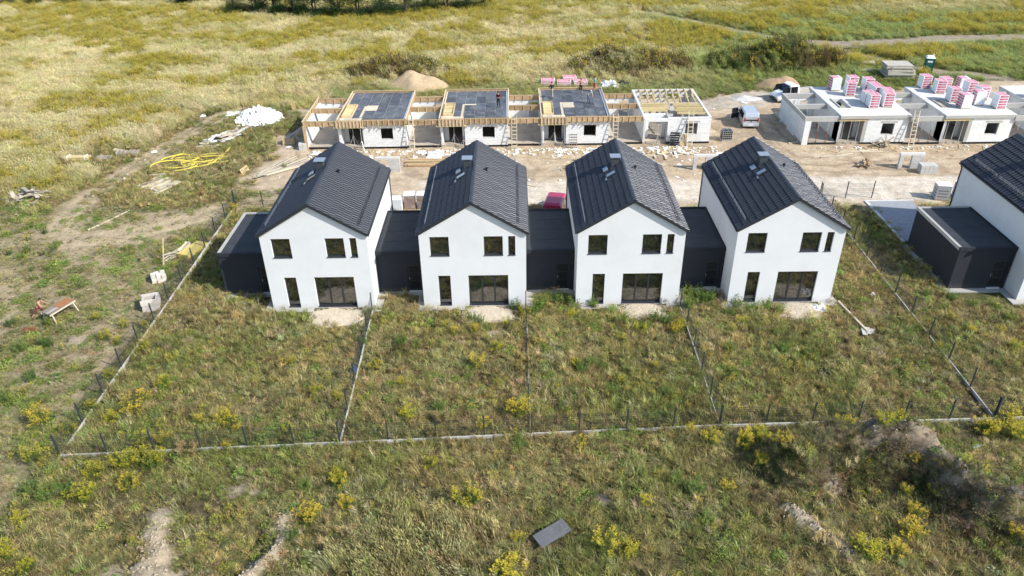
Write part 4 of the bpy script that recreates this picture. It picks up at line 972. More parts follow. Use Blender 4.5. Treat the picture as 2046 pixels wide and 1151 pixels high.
wrapped('white box pack behind the row-end house on the sandy road edge', 6.75, 15.7, 1.0, .9, 1.15, WHITEP, 0, False, 2)
wrapped('brown brick pack under film next to the white box pack', 7.85, 16.2, .95, .9, 1.35, BRICKP, 3, False)
wrapped('brown brick pack under film nearer the second white house', 9.0, 16.2, .95, .9, 1.35, BRICKP, -2, False)
wrapped('grey-print film pack beside the paved drive, separate from the house wall', 54.9, 16.6, 1.15, 1.0, 1.4, GREYPK, -10)
wrapped('grey-print film pack standing close to the house beyond the drive', 56.7, 16.7, 1.1, 1.0, 1.4, GREYPK, -8)
crate('grey block pack on the sand before the block gate frame', (56.4, 22.4, 0), -4, 1.5, .9, .85, M('grey_block', (.5, .49, .46)), nx=4, ny=3, nz=4, jit=.008)
crate('small grey block pallet in the shade by the open garage wall', (-5.0, 30.6, 0), 5, .8, .7, .7, M('grey_block', (.5, .49, .46)), nx=2, ny=2, nz=3, jit=.01)
# stack of old concrete slabs, scrap slabs, portable toilet, tank
def slab_stack(lb, x, y, n, sx, sy, t, rz, seed):
    o = thing('slab_stack', lb, 'slab stack', (x, y, gz(x, y)-.03), R(rz)); rn = random.Random(seed); SLABM = M('old_slab_concrete', (.48, .45, .38), .92, .14, 2, rand=.12, bump=.2, stain=(.32, .28, .22), stain_amt=.5); z = 0
    for k in range(n):
        s = 1-.012*k; place('slab', boxmesh(round(sx*s, 1), round(sy*s, 1), t, SLABM), o, (rn.uniform(-.14, .14)-.03*k, rn.uniform(-.14, .14)+.02*k, z+t/2), (0, 0, R(rn.uniform(-2, 2))))
        z += t
        if k < n-1:
            for q in (-.8, .8): MB().box(q*sx*.45-.05, q*sx*.45+.05, -sy*.45, sy*.45, z, z+.05).build('spacer', WOODG, o)
            z += .05
slab_stack('tall stack of old concrete slabs beside the green portable toilet', 66.6, 52.6, 10, 3.6, 2.6, .15, -4, 1)
slab_stack('low stack of broken concrete slabs on the grass by the path', 64.4, 58.2, 3, 2.8, 1.6, .14, -15, 2)
slab_stack('pair of flat pale slabs in front of the broken slab stack', 62.9, 55.0, 2, 2.6, 1.3, .14, -12, 3)
plank_pile('scrap_timber_pile', 'scrap boards lying at the foot of the tall slab stack', 'timber pile', (66.4, 50.2, 0), 0, heap(20, 2.2, .5, .25, .8, 2.0, .16, 0, 15, 80), [WOODG, WOODP])
def toilet(x, y):
    o = thing('portable_toilet', 'green portable toilet with white roof beside the slab stack', 'toilet', (x, y, gz(x, y)), R(-18)); GR = M('green_plastic', (.012, .085, .07), .45, .08, 3)
    MB().box(-.55, .55, -.55, .55, 0, .14).build('base', BLACKP, o)
    b = MB().box(-.52, .52, -.52, .52, .14, 2.05).build('cabin', GR, o, bevel=.03)
    for q in (-.5, .5): MB().box(q-.05, q+.05, -.56, -.50, .14, 2.05).build('corner_post', GR, b)
    d = MB().box(-.40, .40, -.55, -.522, .2, 1.95).build('door', M('teal_plastic', (.02, .14, .12), .45, .08, 3), o); MB().box(.26, .32, -.58, -.552, 1.0, 1.2).build('handle', BLACKP, d); MB().box(-.3, .3, -.562, -.552, 1.55, 1.78).build('sign', WHITEP, d)
    MB().hexa([(-.57, -.57, 2.052), (.57, -.57, 2.052), (.57, .57, 2.052), (-.57, .57, 2.052), (-.40, -.40, 2.28), (.40, -.40, 2.28), (.40, .40, 2.28), (-.40, .40, 2.28)]).build('roof', WHITEP, o, bevel=.03); MB().tube([(.35, .35, 2.1), (.35, .35, 2.5)], .05, 8).build('vent_pipe', WHITEP, o)
toilet(71.3, 54.6)
def tank(x, y):
    o = thing('caged_water_tank', 'black caged water tank on pallet between the open-topped house and silver van', 'tank', (x, y, 0), R(3))
    MB().box(-.55, .55, -.5, .5, 0, .14).build('pallet', STEEL, o); t = MB().box(-.50, .50, -.45, .45, .16, 1.12).build('tank', BLACKP, o, bevel=.06); MB().lathe([(.13, 1.12), (.13, 1.18), (.02, 1.19)], 12).build('lid', BLACKP, t)
    for k in range(5): z = .2+k*.23; MB().box(-.54, .54, -.492, -.462, z, z+.03).box(-.54, .54, .462, .492, z, z+.03).box(-.542, -.512, -.49, .49, z, z+.03).box(.512, .542, -.49, .49, z, z+.03).build('cage_hoop', STEEL, o)
    for k in range(6):
        x_ = -.5+k*.2; MB().box(x_-.012, x_+.012, -.505, -.494, .14, 1.14).box(x_-.012, x_+.012, .494, .505, .14, 1.14).build('cage_bar', STEEL, o)
    MB().box(-.53, .53, -.02, .02, 1.185, 1.21).box(-.02, .02, -.48, .48, 1.212, 1.23).build('cage_top', STEEL, o)
tank(39.5, 31.6)
o = thing('mesh_grid', 'dark square steel grid leaning on the wall of the deck with several workers', 'grid', (23.2, 29.7, 0)); o.rotation_euler = (R(-12), 0, 0)
for k in range(4): MB().box(-.4+k*.26, -.36+k*.26, -.02, .02, 0, 1.5).build('bar', WOODG, o)
for k in range(6): MB().box(-.42, .44, .022, .05, .05+k*.27, .12+k*.27).build('cross_bar', BLACKP, o)
o = thing('slatted_screen', 'dark slatted screen with plywood leaning before the open-topped house', 'screen', (34.0, 30.0, 0)); o.rotation_euler = (R(-18), 0, R(-8))
for k in range(6): MB().box(-.7, .25, -.02, .02, .05+k*.24, .22+k*.24).build('slat', BLACKP, o)
for q in (-.7, -.25, .2): MB().box(q, q+.05, .022, .06, 0, 1.5).build('upright', STEEL, o)
MB().box(.35, 1.0, -.02, .02, 0, 1.25).build('plywood', WOODN, o)
o = thing('steel_bars', 'bundle of rusty reinforcing bars lying on the grass', 'bars', (37.5, 54.8, gz(37.5, 54.8)), R(16))
for k in range(8): MB().tube([(-3.4+random.uniform(-.3, .3), (k-4)*.14, .06+.03*(k % 2)), (0, (k-4)*.15, .07+.05*(k % 3)), (3.4+random.uniform(-.3, .3), (k-4)*.17, .06)], .02, 4).build('bar', RUST, o)
mb = MB(); rn = random.Random(3)
for k in range(34):
    a = rn.uniform(0, 3.1); c = Vector((rn.uniform(-.35, .35), rn.uniform(-.2, .2), .05+rn.random()*.16)); d = Vector((math.cos(a), math.sin(a)*.7, rn.uniform(-.2, .25)))*rn.uniform(.2, .5); mb.tube([c-d, c, c+d], .018, 4)
o = mb.build('rusty_wire_heap', RUST); o.location = (-15.9, -2.5, gz(-15.9, -2.5)); tag(o, 'small heap of rusty wire in the grass near the trestle table', 'wire')
# corrugated sheet in the rough foreground
def corr_sheet():
    mb = MB(); n = 44; L, Wd = 1.75, .78
    for i in range(n+1):
        x = -L/2+L*i/n; z = .022*math.sin(i/n*22*2*math.pi)
        for y in (-Wd/2, Wd/2): mb.v.append((x, y, z+.02*math.sin(i*.14)))
    for i in range(n): mb.f.append((2*i, 2*i+2, 2*i+3, 2*i+1)); mb.mi.append(0)
    o = mb.build('corrugated_sheet', M('grey_fibre_cement', (.12, .122, .13), .9, .15, 3, bump=.1, spec=.1)); s = o.modifiers.new('thick', 'SOLIDIFY'); s.thickness = .008
    o.location = (18.75, -20.45, gz(18.75, -20.45)+.38); o.rotation_euler = (R(8), R(-3), R(34)); tag(o, 'dark grey corrugated sheet lying on the rough grass', 'sheet')
corr_sheet()
def rag(name, lb, x, y, s, mat_, seed, h=.12, cat='plastic sheet', z=None):
    rn = np.random.RandomState(seed); n = 12; mb = MB()
    for j in range(n):
        for i in range(n):
            u, v = i/(n-1)-.5, j/(n-1)-.5; w_ = fbm(np.array([u*4+seed]), np.array([v*4.]), .5, seed)[0]
            mb.v.append((s*u*(1+.3*w_), s*v*(.8+.4*w_), h*float(w_)*(1-2*max(abs(u), abs(v))*.9)+.01))
    for j in range(n-1):
        for i in range(n-1): a = j*n+i; mb.f.append((a, a+1, a+n+1, a+n)); mb.mi.append(0)
    o = mb.build(name, mat_); o.location = (x, y, gz(x, y)+.02 if z is None else z); o.rotation_euler = (0, 0, rn.uniform(0, 6)); tag(o, lb, cat)
rag('white_sheet', 'crumpled white plastic sheet on the gravel of the house with side yard', 38.15, -.85, 1.0, WHITEP, 3, .4)
rag('black_film', 'scrap of black film lying in the yard grass', 36.1, -8.0, .8, BLACKP, 4, .5); rag('white_scrap', 'small white scrap in the side yard grass near the fence', 42.6, .9, .35, WHITEP, 5, .3)
rag('white_scrap', 'white scrap lying alone beside the dirt track near the polystyrene heap', -19.4, 41.5, .7, WHITEP, 6, .3); rag('white_scrap', 'white scrap on the bend of the dirt track near the grey pallets', -20.6, 30.3, .5, WHITEP, 7, .3); rag('white_sheet', 'flat white sheet beside the polystyrene heap on the track side', -15.9, 42.2, 1.6, WHITEP, 9, .25)
rag('white_sheet', 'crumpled white film on the sand by the stacked reddish timbers', 9.0, 28.3, 1.6, WHITEP, 10, .9); rag('white_scrap', 'white scrap on the rough mound in front of the fence', 42.0, -14.6, .4, WHITEP, 12, .3)
rag('blue_rag', 'blue rag caught at the foot of the dividing fence', 7.0, -7.4, .4, M('blue_cloth', (.05, .10, .22), .8, .2, 4), 11, .9, 'rag')
MB_ = MB().tube([(39.2, 3.4, .62), (39.62, 3.3, .62)], .04, 8).tube([(39.6, 3.3, .64), (39.6, 3.3, .5)], .04, 8); tag(MB_.build('pipe_stub', WHITEP), 'short white pipe stub sticking out of the wall by the side yard', 'pipe')

# loose rubble and scraps over the building ground
def rubble():
    for nm, mat_, n, seed, lb, sz in (('white_rubble', BLOCK, 520, 1, 'white block rubble scattered along the unfinished houses', (.025, .11)), ('wood_scraps', WOODN, 420, 2, 'wood offcuts scattered over the building ground', (.03, .06)), ('stone_rubble', CONCD, 700, 3, 'small stones scattered over the sand', (.02, .06))):
        rn = random.Random(seed); mb = MB()
        for _ in range(n):
            r = rn.random()
            if nm == 'stone_rubble': x, y = rn.uniform(-8, 75), rn.uniform(22, 46)
            elif r < .75: x, y = rn.uniform(-4, 38), 30.15-abs(rn.gauss(0, 1.0))-.35
            elif r < .9: x, y = rn.uniform(48, 74), 29.4-abs(rn.gauss(0, .6))-.3
            else: x, y = rn.uniform(-22, 40), rn.uniform(20, 29)
            s = rn.uniform(*sz); l = s*rn.uniform(5, 16) if nm == 'wood_scraps' else s*rn.uniform(.7, 1.8)
            Mx = Matrix.Translation((x, y, s*.45+gz(x, y))) @ Matrix.Rotation(rn.uniform(0, 6.3), 4, 'Z') @ Matrix.Rotation(rn.uniform(-.3, .3) if nm != 'wood_scraps' else 0, 4, 'X')
            mb.box(-l, l, -s, s, -s*.6, s*.6, Mx)
        tag(mb.build(nm, mat_), lb, 'rubble', None, 'stuff')
rubble()

def packaging():
    """torn film and paper blown about the site"""
    rn = random.Random(44); mb = MB()
    for _ in range(90):
        x, y = (rn.uniform(-4, 38), 29.6-abs(rn.gauss(0, 1.6))) if rn.random() < .6 else (rn.uniform(-8, 72), rn.uniform(22, 45))
        if -4.9 < x < 38 and y > 29.9 or 46.5 < x and y > 28.8: continue
        s = rn.uniform(.12, .42); n0 = len(mb.v); a0 = rn.uniform(0, 6.28)
        for j in range(4):
            for i in range(4):
                u, v = (i/3-.5)*2*s*rn.uniform(.8, 1.2), (j/3-.5)*1.3*s*rn.uniform(.8, 1.2)
                mb.v.append((x+u*math.cos(a0)-v*math.sin(a0), y+u*math.sin(a0)+v*math.cos(a0), gz(x, y)+.02+rn.random()*s*.35*(1 if 0 < i < 3 and 0 < j < 3 else .25)))
        for j in range(3):
            for i in range(3): k = n0+j*4+i; mb.f.append((k, k+1, k+5, k+4)); mb.mi.append(0)
    tag(mb.build('packaging_scraps', WHITEP), 'torn white film scraps blown over the building ground', 'scraps', None, 'stuff')
packaging()
def clods():
    """earth clods on the bare ridges, the mound and the dirt track"""
    rn = random.Random(45); mb = MB(); spots = []
    for L, n, w_ in ((RIDGE1, 420, .5), (RIDGE2, 380, .42), (RIDGE3, 260, .4), (MOUND, 420, .9), (TRACK, 500, 1.6)):
        for _ in range(n):
            i = rn.randrange(len(L)-1); t = rn.random(); spots.append((L[i][0]+(L[i+1][0]-L[i][0])*t+rn.gauss(0, w_), L[i][1]+(L[i+1][1]-L[i][1])*t+rn.gauss(0, w_)))
    P = np.array(spots); Z = height(P[:, 0], P[:, 1])
    for (x, y), z in zip(spots, Z):
        s = abs(rn.gauss(0, .035))+.018; n0 = len(mb.v); c = Vector((x, y, float(z)+s*.2))
        for d in ((1, 0, 0), (-.4, .9, 0), (-.6, -.8, 0), (0, 0, .9), (.1, .1, -.6)): mb.v.append(tuple(c+Vector(d)*s*rn.uniform(.7, 1.4)))
        for f in ((0, 1, 3), (1, 2, 3), (2, 0, 3), (1, 0, 4), (2, 1, 4), (0, 2, 4)): mb.f.append(tuple(n0+i for i in f)); mb.mi.append(0)
    tag(mb.build('earth_clods', M('pale_clod', (.40, .33, .235), .97, .25, 6)), 'small earth clods strewn over bare ridges and track', 'clods', None, 'stuff')
clods()

# ------------------------------------------------------------------ vehicles (local: rear bumper at y=0, front towards +y)
def vehicle(name, lb, loc, rz, L, Wd, H, paint, hood=.95, hood_z=1.05, ws=.85, open_door=False, ribs=False, side_glass=True, scale=1):
    o = thing(name, lb, 'van', loc, R(rz)); hw = Wd/2
    yw = L-hood-ws   # roof front edge
    # stations: y, belt half width, roof half width, belt z, top z
    st = [(0.0, hw*.93, hw*.80, .95, H*.74), (.10, hw*.97, hw*.84, .98, H*.95), (.35, hw, hw*.86, 1.0, H), (yw-.25, hw, hw*.86, 1.0, H), (yw, hw, hw*.85, 1.0, H*.985), (L-hood, hw*.99, hw*.80, .98, hood_z+.02), (L-.35, hw*.96, hw*.74, .90, hood_z-.10), (L-.06, hw*.86, hw*.62, .72, hood_z-.32), (L, hw*.80, hw*.6, .62, .70)]
    mb = MB(); n = 12
    for (y, bw, rw, bz, tz) in st:
        z0 = .24; ring = [(-bw*.92, z0), (-bw, .45), (-bw, bz*.9), (-bw*.985, bz), (-rw-.03, tz-.10), (-rw+.10, tz), (rw-.10, tz), (rw+.03, tz-.10), (bw*.985, bz), (bw, bz*.9), (bw, .45), (bw*.92, z0)]
        for x, z in ring: mb.v.append((x, y, min(z, tz) if z > .5 else z))
    for a in range(len(st)-1):
        for k in range(n): mb.f.append((a*n+k, (a+1)*n+k, (a+1)*n+(k+1) % n, a*n+(k+1) % n)); mb.mi.append(0)
    mb.f.append(tuple(range(n))); mb.mi.append(0); mb.f.append(tuple(reversed(range((len(st)-1)*n, len(st)*n)))); mb.mi.append(0)
    body = mb.build('body', paint, o, smooth=False, bevel=.02)
    GL = M('car_glass', (.012, .014, .016), .06, .02, 2, spec=.7)
    # windscreen, rear window, side windows set just proud of the body
    ym, ye = yw+.03, L-hood-.04; rw = hw*.85
    def lerp(a, b, t): return a+(b-a)*t
    zt, zb = H*.985, hood_z+.02
    def wsp(t, sx, lift): y = lerp(yw, L-hood, t); return (sx*lerp(hw*.85-.12, hw*.80-.06, t), y+lift*.5, lerp(zt, zb, t)+lift)
    MB().hexa([wsp(.10, -1, -.02), wsp(.92, -1, -.02), wsp(.92, 1, -.02), wsp(.10, 1, -.02), wsp(.10, -1, .014), wsp(.92, -1, .014), wsp(.92, 1, .014), wsp(.10, 1, .014)]).build('windscreen', GL, o)
    rz0, rz1 = .98*H/1.75, H*.86
    def rear(z): return .055 if z > H*.74 else 0
    MB().hexa([(-hw*.74, -.012, H*.50), (hw*.74, -.012, H*.50), (hw*.74, .06, H*.50), (-hw*.74, .06, H*.50), (-hw*.68, .03, H*.80), (hw*.68, .03, H*.80), (hw*.68, .12, H*.80), (-hw*.68, .12, H*.80)]).build('rear_window', GL, o)
    if side_glass:
        for s in (-1, 1):
            for y0, y1 in ((.32, 1.25), (1.33, 2.2), (2.28, yw+.1)):
                if y1-y0 < .3: continue
                xb, xt = s*(hw*.985+.006), s*(hw*.86+.045)
                q = [(xb, y0, 1.03), (xb, y1+(.3 if y1 > yw else 0), 1.03), (xt, y1, H-.16), (xt, y0, H-.16)]
                q2 = [(x-s*.03, y, z) for x, y, z in q]
                MB().hexa(q+q2).build('side_window', GL, o)
    for s in (-1, 1):
        tl = MB().box(s*hw*.80-.07, s*hw*.80+.07, -.02, .10, .80, 1.22).build('tail_light', M('red_lens', (.35, .015, .015), .25, .05, 3, spec=.6), o)
        MB().box(s*hw*.70-.14, s*hw*.70+.14, L-.12, L-.01, .66, .84).build('headlight', M('clear_lens', (.6, .62, .64), .15, .05, 3, spec=.8), o)
        for yy in (.78, L-.80):
            c = (s*(hw-.10), yy, .31); t = MB().lathe([(.20, -.10), (.31, -.09), (.32, 0), (.31, .09), (.20, .10)], 18, c, 'X').build('tyre', RUBBER, o)
            MB().lathe([(.05, s*.105), (.20, s*.10), (.20, s*.07), (.05, s*.07)][::1 if s > 0 else 1], 14, c, 'X').build('rim', STEEL, t)
        MB().box(min(s*(hw+.02), s*(hw+.2)), max(s*(hw+.02), s*(hw+.2)), yw+.42, yw+.52, .98, 1.16).build('mirror', BLACKP if ribs else paint, o)
    BP = paint
    MB().box(-hw*.95, hw*.95, -.10, .02, .30, .58).build('rear_bumper', BP, o, bevel=.03); MB().box(-hw*.84, hw*.84, L-.1, L+.05, .26, .5).build('front_bumper', BLACKP, o, bevel=.03)
    MB().box(-.26, .26, -.112, -.102, .40, .51).build('number_plate', WHITEP, o); MB().box(-hw*.5, hw*.5, L-.04, L+.012, .52, .64).build('grille', BLACKP, o)
    MB().box(-.05, .05, -.03, 0, .78, .86).build('badge', BLACKP, o)
    MB().box(-hw*.82, hw*.82, .15, L-.2, .17, .26).build('underbody', BLACKP, o)
    if ribs:
        for k in range(6):
            x = -hw*.6+k*hw*.24
            for y0, y1 in ((.5, yw*.48), (yw*.53, yw-.2)): MB().box(x-.03, x+.03, y0, y1, H-.006, H+.014).build('roof_rib', paint, body)
    else:
        for s in (-1, 1): MB().box(s*hw*.78-.015, s*hw*.78+.015, .6, yw-.3, H-.01, H+.025).build('roof_rail', paint if not ribs else BLACKP, body)
    if open_door:
        Mx = Matrix.Translation((-hw-.0, yw+.15, 0)) @ Matrix.Rotation(R(-62), 4, 'Z')
        d = MB().box(-.03, .03, -1.05, 0, .34, 1.0, Mx).build('open_door', paint, o)
        fr = MB().box(-.02, .02, -1.05, -.98, 1.0, H-.18, Mx).box(-.02, .02, -1.0, -.2, H-.25, H-.18, Mx).bar(Mx @ Vector((0, -.2, H-.2)), Mx @ Vector((0, 0, 1.0)), .05, .05).build('window_frame', paint, d)
        MB().box(-.008, .008, -.98, -.12, 1.0, H-.25, Mx).build('door_glass', GL, d)
        MB().box(.032, .06, -1.0, -.05, .4, .98, Mx).build('door_lining', BLACKP, d)
    return o
SILV = metalpaint('silver_paint', (.55, .58, .62), .3, .35); WPAINT = metalpaint('white_paint', (.80, .81, .83), .3, 0.); REDPT = metalpaint('red_paint', (.40, .022, .075), .35, 0.)
vehicle('silver_van', 'silver van with its side front door open, parked between the unfinished houses', (42.95, 34.85, 0), -5, 4.4, 1.80, 1.78, SILV, open_door=True)
tk = vehicle('white_truck', 'white flatbed truck parked behind the garage wall of the concrete-slab house', (50.9, 44.9, 0), 106, 2.9, 1.9, 1.95, WPAINT, hood=.95, hood_z=1.15, ws=.7)
tk['category'] = 'truck'
MB().box(-.95, .95, -2.9, -.16, .62, .74).build('flatbed', WOODG, tk)
for q in ((-.97, -.93, -2.9, -.16), (.93, .97, -2.9, -.16), (-.93, .93, -2.9, -2.86)): MB().box(*q, .742, 1.02).build('drop_side', STEEL, tk)
MB().box(-.45, .45, -2.85, .1, .42, .60).build('chassis', BLACKP, tk)
for s in (-1, 1):
    t = MB().lathe([(.20, -.10), (.31, -.09), (.32, 0), (.31, .09), (.20, .10)], 18, (s*.8, -2.0, .31), 'X').build('tyre', RUBBER, tk); MB().lathe([(.05, s*.105), (.20, s*.10), (.20, s*.07), (.05, s*.07)], 14, (s*.8, -2.0, .31), 'X').build('rim', STEEL, t)
vehicle('red_van', 'pinkish red van with ribbed roof parked behind a dark garage', (20.2, 12.5, 0), -14, 4.2, 1.72, 1.85, REDPT, hood=.8, ribs=True)

# ------------------------------------------------------------------ trestle table
def trestle(x, y, rz):
    o = thing('trestle_table', 'sloping trestle table of brown and grey boards on pale timber legs', 'table', (x, y, gz(x, y)), R(rz)); h = .82
    GP_ = M('grey_plank', (.23, .20, .17), .9, .18, 4, rand=.2)
    for i, (mm, w_) in enumerate(((GP_, .24), (GP_, .22), (WOODG, .22), (GP_, .2))):
        place('top_board', boxmesh(w_-.01, 2.0, .035, mm), o, (-.33+.22*i, 0, h+.02+.004*(i % 2)))
    place('plywood_sheet', boxmesh(.7, 1.1, .02, M('orange_plywood', (.33, .15, .06), .7, .15, 3)), o, (.02, .42, h+.062), (0, 0, R(3)))
    for s in (-1, 1): place('rail', boxmesh(.06, 2.1, .10, WOODP), o, (s*.42, 0, h-.06))
    for yy in (-.85, .85):
        for s in (-1, 1): MB().bar((s*.36, yy, h-.02), (s*.60, yy*1.06, 0), .07, .06).build('leg', WOODP, o)
        MB().bar((-.5, yy*1.03, .35), (.5, yy*1.03, .35), .06, .05).build('cross_rail', WOODP, o)
    MB().bar((.55, -.88, .12), (-.40, -.83, .75), .05, .05).build('brace', WOODP, o)
trestle(-14.75, -.65, -22)

# ------------------------------------------------------------------ people
SKIN = M('skin', (.46, .25, .17), .6, .08, 6); HAIR = M('dark_hair', (.03, .02, .015), .7, .2, 20)
def cloth(nm, c): return M('cloth_'+nm, c, .9, .15, 8)
def person(lb, loc, rz, top, bottom, shoes, pose={}, bare=False, shorts=False, hat=None):
    J = {'pelvis': (0, 0, .95), 'waist': (0, 0, 1.10), 'chest': (0, .0, 1.32), 'neck': (0, .0, 1.49), 'jaw': (0, .03, 1.56), 'head': (0, .03, 1.65), 'crown': (0, .02, 1.73), 'nose': (0, .125, 1.63),
         'shl': (-.19, 0, 1.43), 'ell': (-.25, -.02, 1.15), 'wrl': (-.26, .06, .92), 'hal': (-.26, .08, .85), 'shr': (.19, 0, 1.43), 'elr': (.25, -.02, 1.15), 'wrr': (.26, .06, .92), 'har': (.26, .08, .85),
         'hil': (-.10, 0, .92), 'knl': (-.11, .03, .50), 'anl': (-.11, 0, .10), 'tol': (-.12, .16, .045), 'hir': (.10, 0, .92), 'knr': (.11, .03, .50), 'anr': (.11, 0, .10), 'tor': (.12, .16, .045)}
    J.update(pose)
    J = {k: Vector(v) for k, v in J.items()}
    rad = {'pelvis': (.155, .115), 'waist': (.14, .10), 'chest': (.165, .115), 'neck': (.055, .055), 'jaw': (.068, .075), 'head': (.082, .098), 'crown': (.055, .065), 'nose': (.014, .014), 'shl': (.07, .07), 'shr': (.07, .07), 'ell': (.043, .043), 'elr': (.043, .043), 'wrl': (.03, .03), 'wrr': (.03, .03), 'hal': (.036, .022), 'har': (.036, .022), 'hil': (.10, .10), 'hir': (.10, .10), 'knl': (.062, .062), 'knr': (.062, .062), 'anl': (.042, .042), 'anr': (.042, .042), 'tol': (.04, .032), 'tor': (.04, .032)}
    E = [('pelvis', 'waist'), ('waist', 'chest'), ('chest', 'neck'), ('neck', 'jaw'), ('jaw', 'head'), ('head', 'crown'), ('head', 'nose'), ('chest', 'shl'), ('shl', 'ell'), ('ell', 'wrl'), ('wrl', 'hal'), ('chest', 'shr'), ('shr', 'elr'), ('elr', 'wrr'), ('wrr', 'har'), ('pelvis', 'hil'), ('hil', 'knl'), ('knl', 'anl'), ('anl', 'tol'), ('pelvis', 'hir'), ('hir', 'knr'), ('knr', 'anr'), ('anr', 'tor')]
    for s in 'lr':   # four fingers and a thumb
        wv, hv = J['wr'+s], J['ha'+s]; d = (hv-wv).normalized(); sd = Vector((0, 1, 0)).cross(d)
        sd = d.orthogonal().normalized() if sd.length < .1 else sd.normalized(); fr = Vector((0, 1, 0))-d*d.y
        fr = fr.normalized() if fr.length > .1 else sd.cross(d)
        for q, (off, ln) in enumerate(((-.027, .07), (-.009, .082), (.009, .078), (.027, .06))):
            J['f%s%d' % (s, q)] = hv+fr*off+d*ln*.5; J['g%s%d' % (s, q)] = hv+fr*off+d*ln*.9+sd*.015
            rad['f%s%d' % (s, q)] = (.009, .009); rad['g%s%d' % (s, q)] = (.007, .007); E += [('ha'+s, 'f%s%d' % (s, q)), ('f%s%d' % (s, q), 'g%s%d' % (s, q))]
        J['t'+s] = wv*.55+hv*.45+fr*.06+d*.02; rad['t'+s] = (.010, .010); E.append(('wr'+s, 't'+s))
    keys = list(J); idx = {k: i for i, k in enumerate(keys)}
    me_ = bpy.data.meshes.new('person_skeleton'); me_.from_pydata([tuple(J[k]) for k in keys], [(idx[a], idx[b]) for a, b in E], [])
    tmp = bpy.data.objects.new('tmp', me_); COL.objects.link(tmp); sm = tmp.modifiers.new('skin', 'SKIN'); sm.use_smooth_shade = True
    for i, k in enumerate(keys): me_.skin_vertices[0].data[i].radius = rad[k]; me_.skin_vertices[0].data[i].use_root = (k == 'pelvis')
    ss = tmp.modifiers.new('sub', 'SUBSURF'); ss.levels = ss.render_levels = 1
    dg = bpy.context.evaluated_depsgraph_get(); bm_ = bpy.data.meshes.new_from_object(tmp.evaluated_get(dg)); bpy.data.objects.remove(tmp)
    bm_.name = 'body'; bm_.materials.clear()
    for mm in (SKIN, top or SKIN, bottom, shoes): bm_.materials.append(mm)
    reg = {}
    for a, b in E:
        r = 0
        if b in ('waist', 'chest', 'shl', 'shr') or (a, b) in (('chest', 'neck'),): r = 1
        if b in ('ell', 'elr'): r = 1
        if b in ('hil', 'hir', 'knl', 'knr'): r = 2
        if b in ('anl', 'anr'): r = 0 if shorts else 2
        if b in ('tol', 'tor'): r = 3
        if bare and r == 1: r = 0
        reg[(a, b)] = r
    mi = []
    for p in bm_.polygons:
        c = p.center; best = 9; rr = 0
        for (a, b), r in reg.items():
            A, B = J[a], J[b]; dv = B-A; t = max(0, min(1, (c-A).dot(dv)/max(dv.length_squared, 1e-9))); ds = (c-A-dv*t).length-.5*rad[b][0]
            if ds < best: best = ds; rr = r
            if ds == best and a == 'pelvis' and b == 'waist': rr = 2 if t < .5 else r
        mi.append(rr)
    bm_.polygons.foreach_set('material_index', mi)
    root = thing('person', lb, 'person', loc, R(rz)); b = place('body', bm_, root)
    hd = J['head']; hv = MB()
    for j in range(6):
        t = j/5*1.75
        for i in range(12):
            a = 2*math.pi*i/12; hv.v.append((hd.x+.098*math.sin(t)*math.cos(a), hd.y-.018+.112*math.sin(t)*math.sin(a), hd.z+.012+.115*math.cos(t)))
    for j in range(5):
        for i in range(12): hv.f.append((j*12+i, (j+1)*12+i, (j+1)*12+(i+1) % 12, j*12+(i+1) % 12)); hv.mi.append(0)
    if hat: hv.box(hd.x-.07, hd.x+.07, hd.y+.08, hd.y+.17, hd.z+.04, hd.z+.055)
    hv.build('cap' if hat else 'hair', hat or HAIR, root, smooth=True)
    for s in (-1, 1):
        MB().lathe([(.001, -.012), (.011, 0), (.001, .012)], 6, (hd.x+s*.032, hd.y+.092, hd.z+.005)).build('eye', WHITEP, root); MB().lathe([(.001, -.03), (.018, 0), (.001, .03)], 6, (hd.x+s*.086, hd.y-.01, hd.z-.01)).build('ear', SKIN, root)
    MB().box(hd.x-.022, hd.x+.022, hd.y+.088, hd.y+.097, hd.z-.062, hd.z-.054).build('mouth', M('lip', (.3, .1, .09), .6), root)
    return root
ZD = 2.985
person('person in dark red shirt and dark trousers standing alone on a dark roof deck', (15.5, 34.2, ZD), 150, cloth('darkred', (.10, .018, .02)), cloth('black', (.018, .018, .022)), cloth('black', (.018, .018, .022)), {'ell': (-.27, .04, 1.18), 'wrl': (-.12, .2, 1.12), 'hal': (-.06, .24, 1.12), 'knl': (-.14, .02, .50), 'anl': (-.17, -.06, .10), 'tol': (-.19, .10, .045)})
person('person in dark top, red cap and pale trousers walking on the roof deck', (21.3, 37.3, ZD), 10, cloth('navy', (.02, .022, .035)), cloth('sandpale', (.45, .40, .34)), cloth('black', (.018, .018, .022)), {'knl': (-.10, .20, .52), 'anl': (-.10, .22, .12), 'tol': (-.10, .38, .07), 'anr': (.10, -.22, .12), 'tor': (.10, -.08, .045), 'wrl': (-.24, .22, 1.0), 'hal': (-.23, .28, .97)}, hat=cloth('red', (.40, .03, .03)))
person('shirtless person in black shorts standing with arms out on the roof deck', (24.6, 38.5, ZD), 170, None, cloth('black', (.018, .018, .022)), cloth('grey', (.25, .25, .25)), {'ell': (-.36, .02, 1.22), 'wrl': (-.42, .10, .98), 'hal': (-.43, .12, .91), 'elr': (.36, .02, 1.22), 'wrr': (.42, .10, .98), 'har': (.43, .12, .91), 'anl': (-.16, .02, .10), 'tol': (-.18, .18, .045), 'anr': (.16, -.05, .10), 'tor': (.18, .10, .045)}, bare=True, shorts=True)
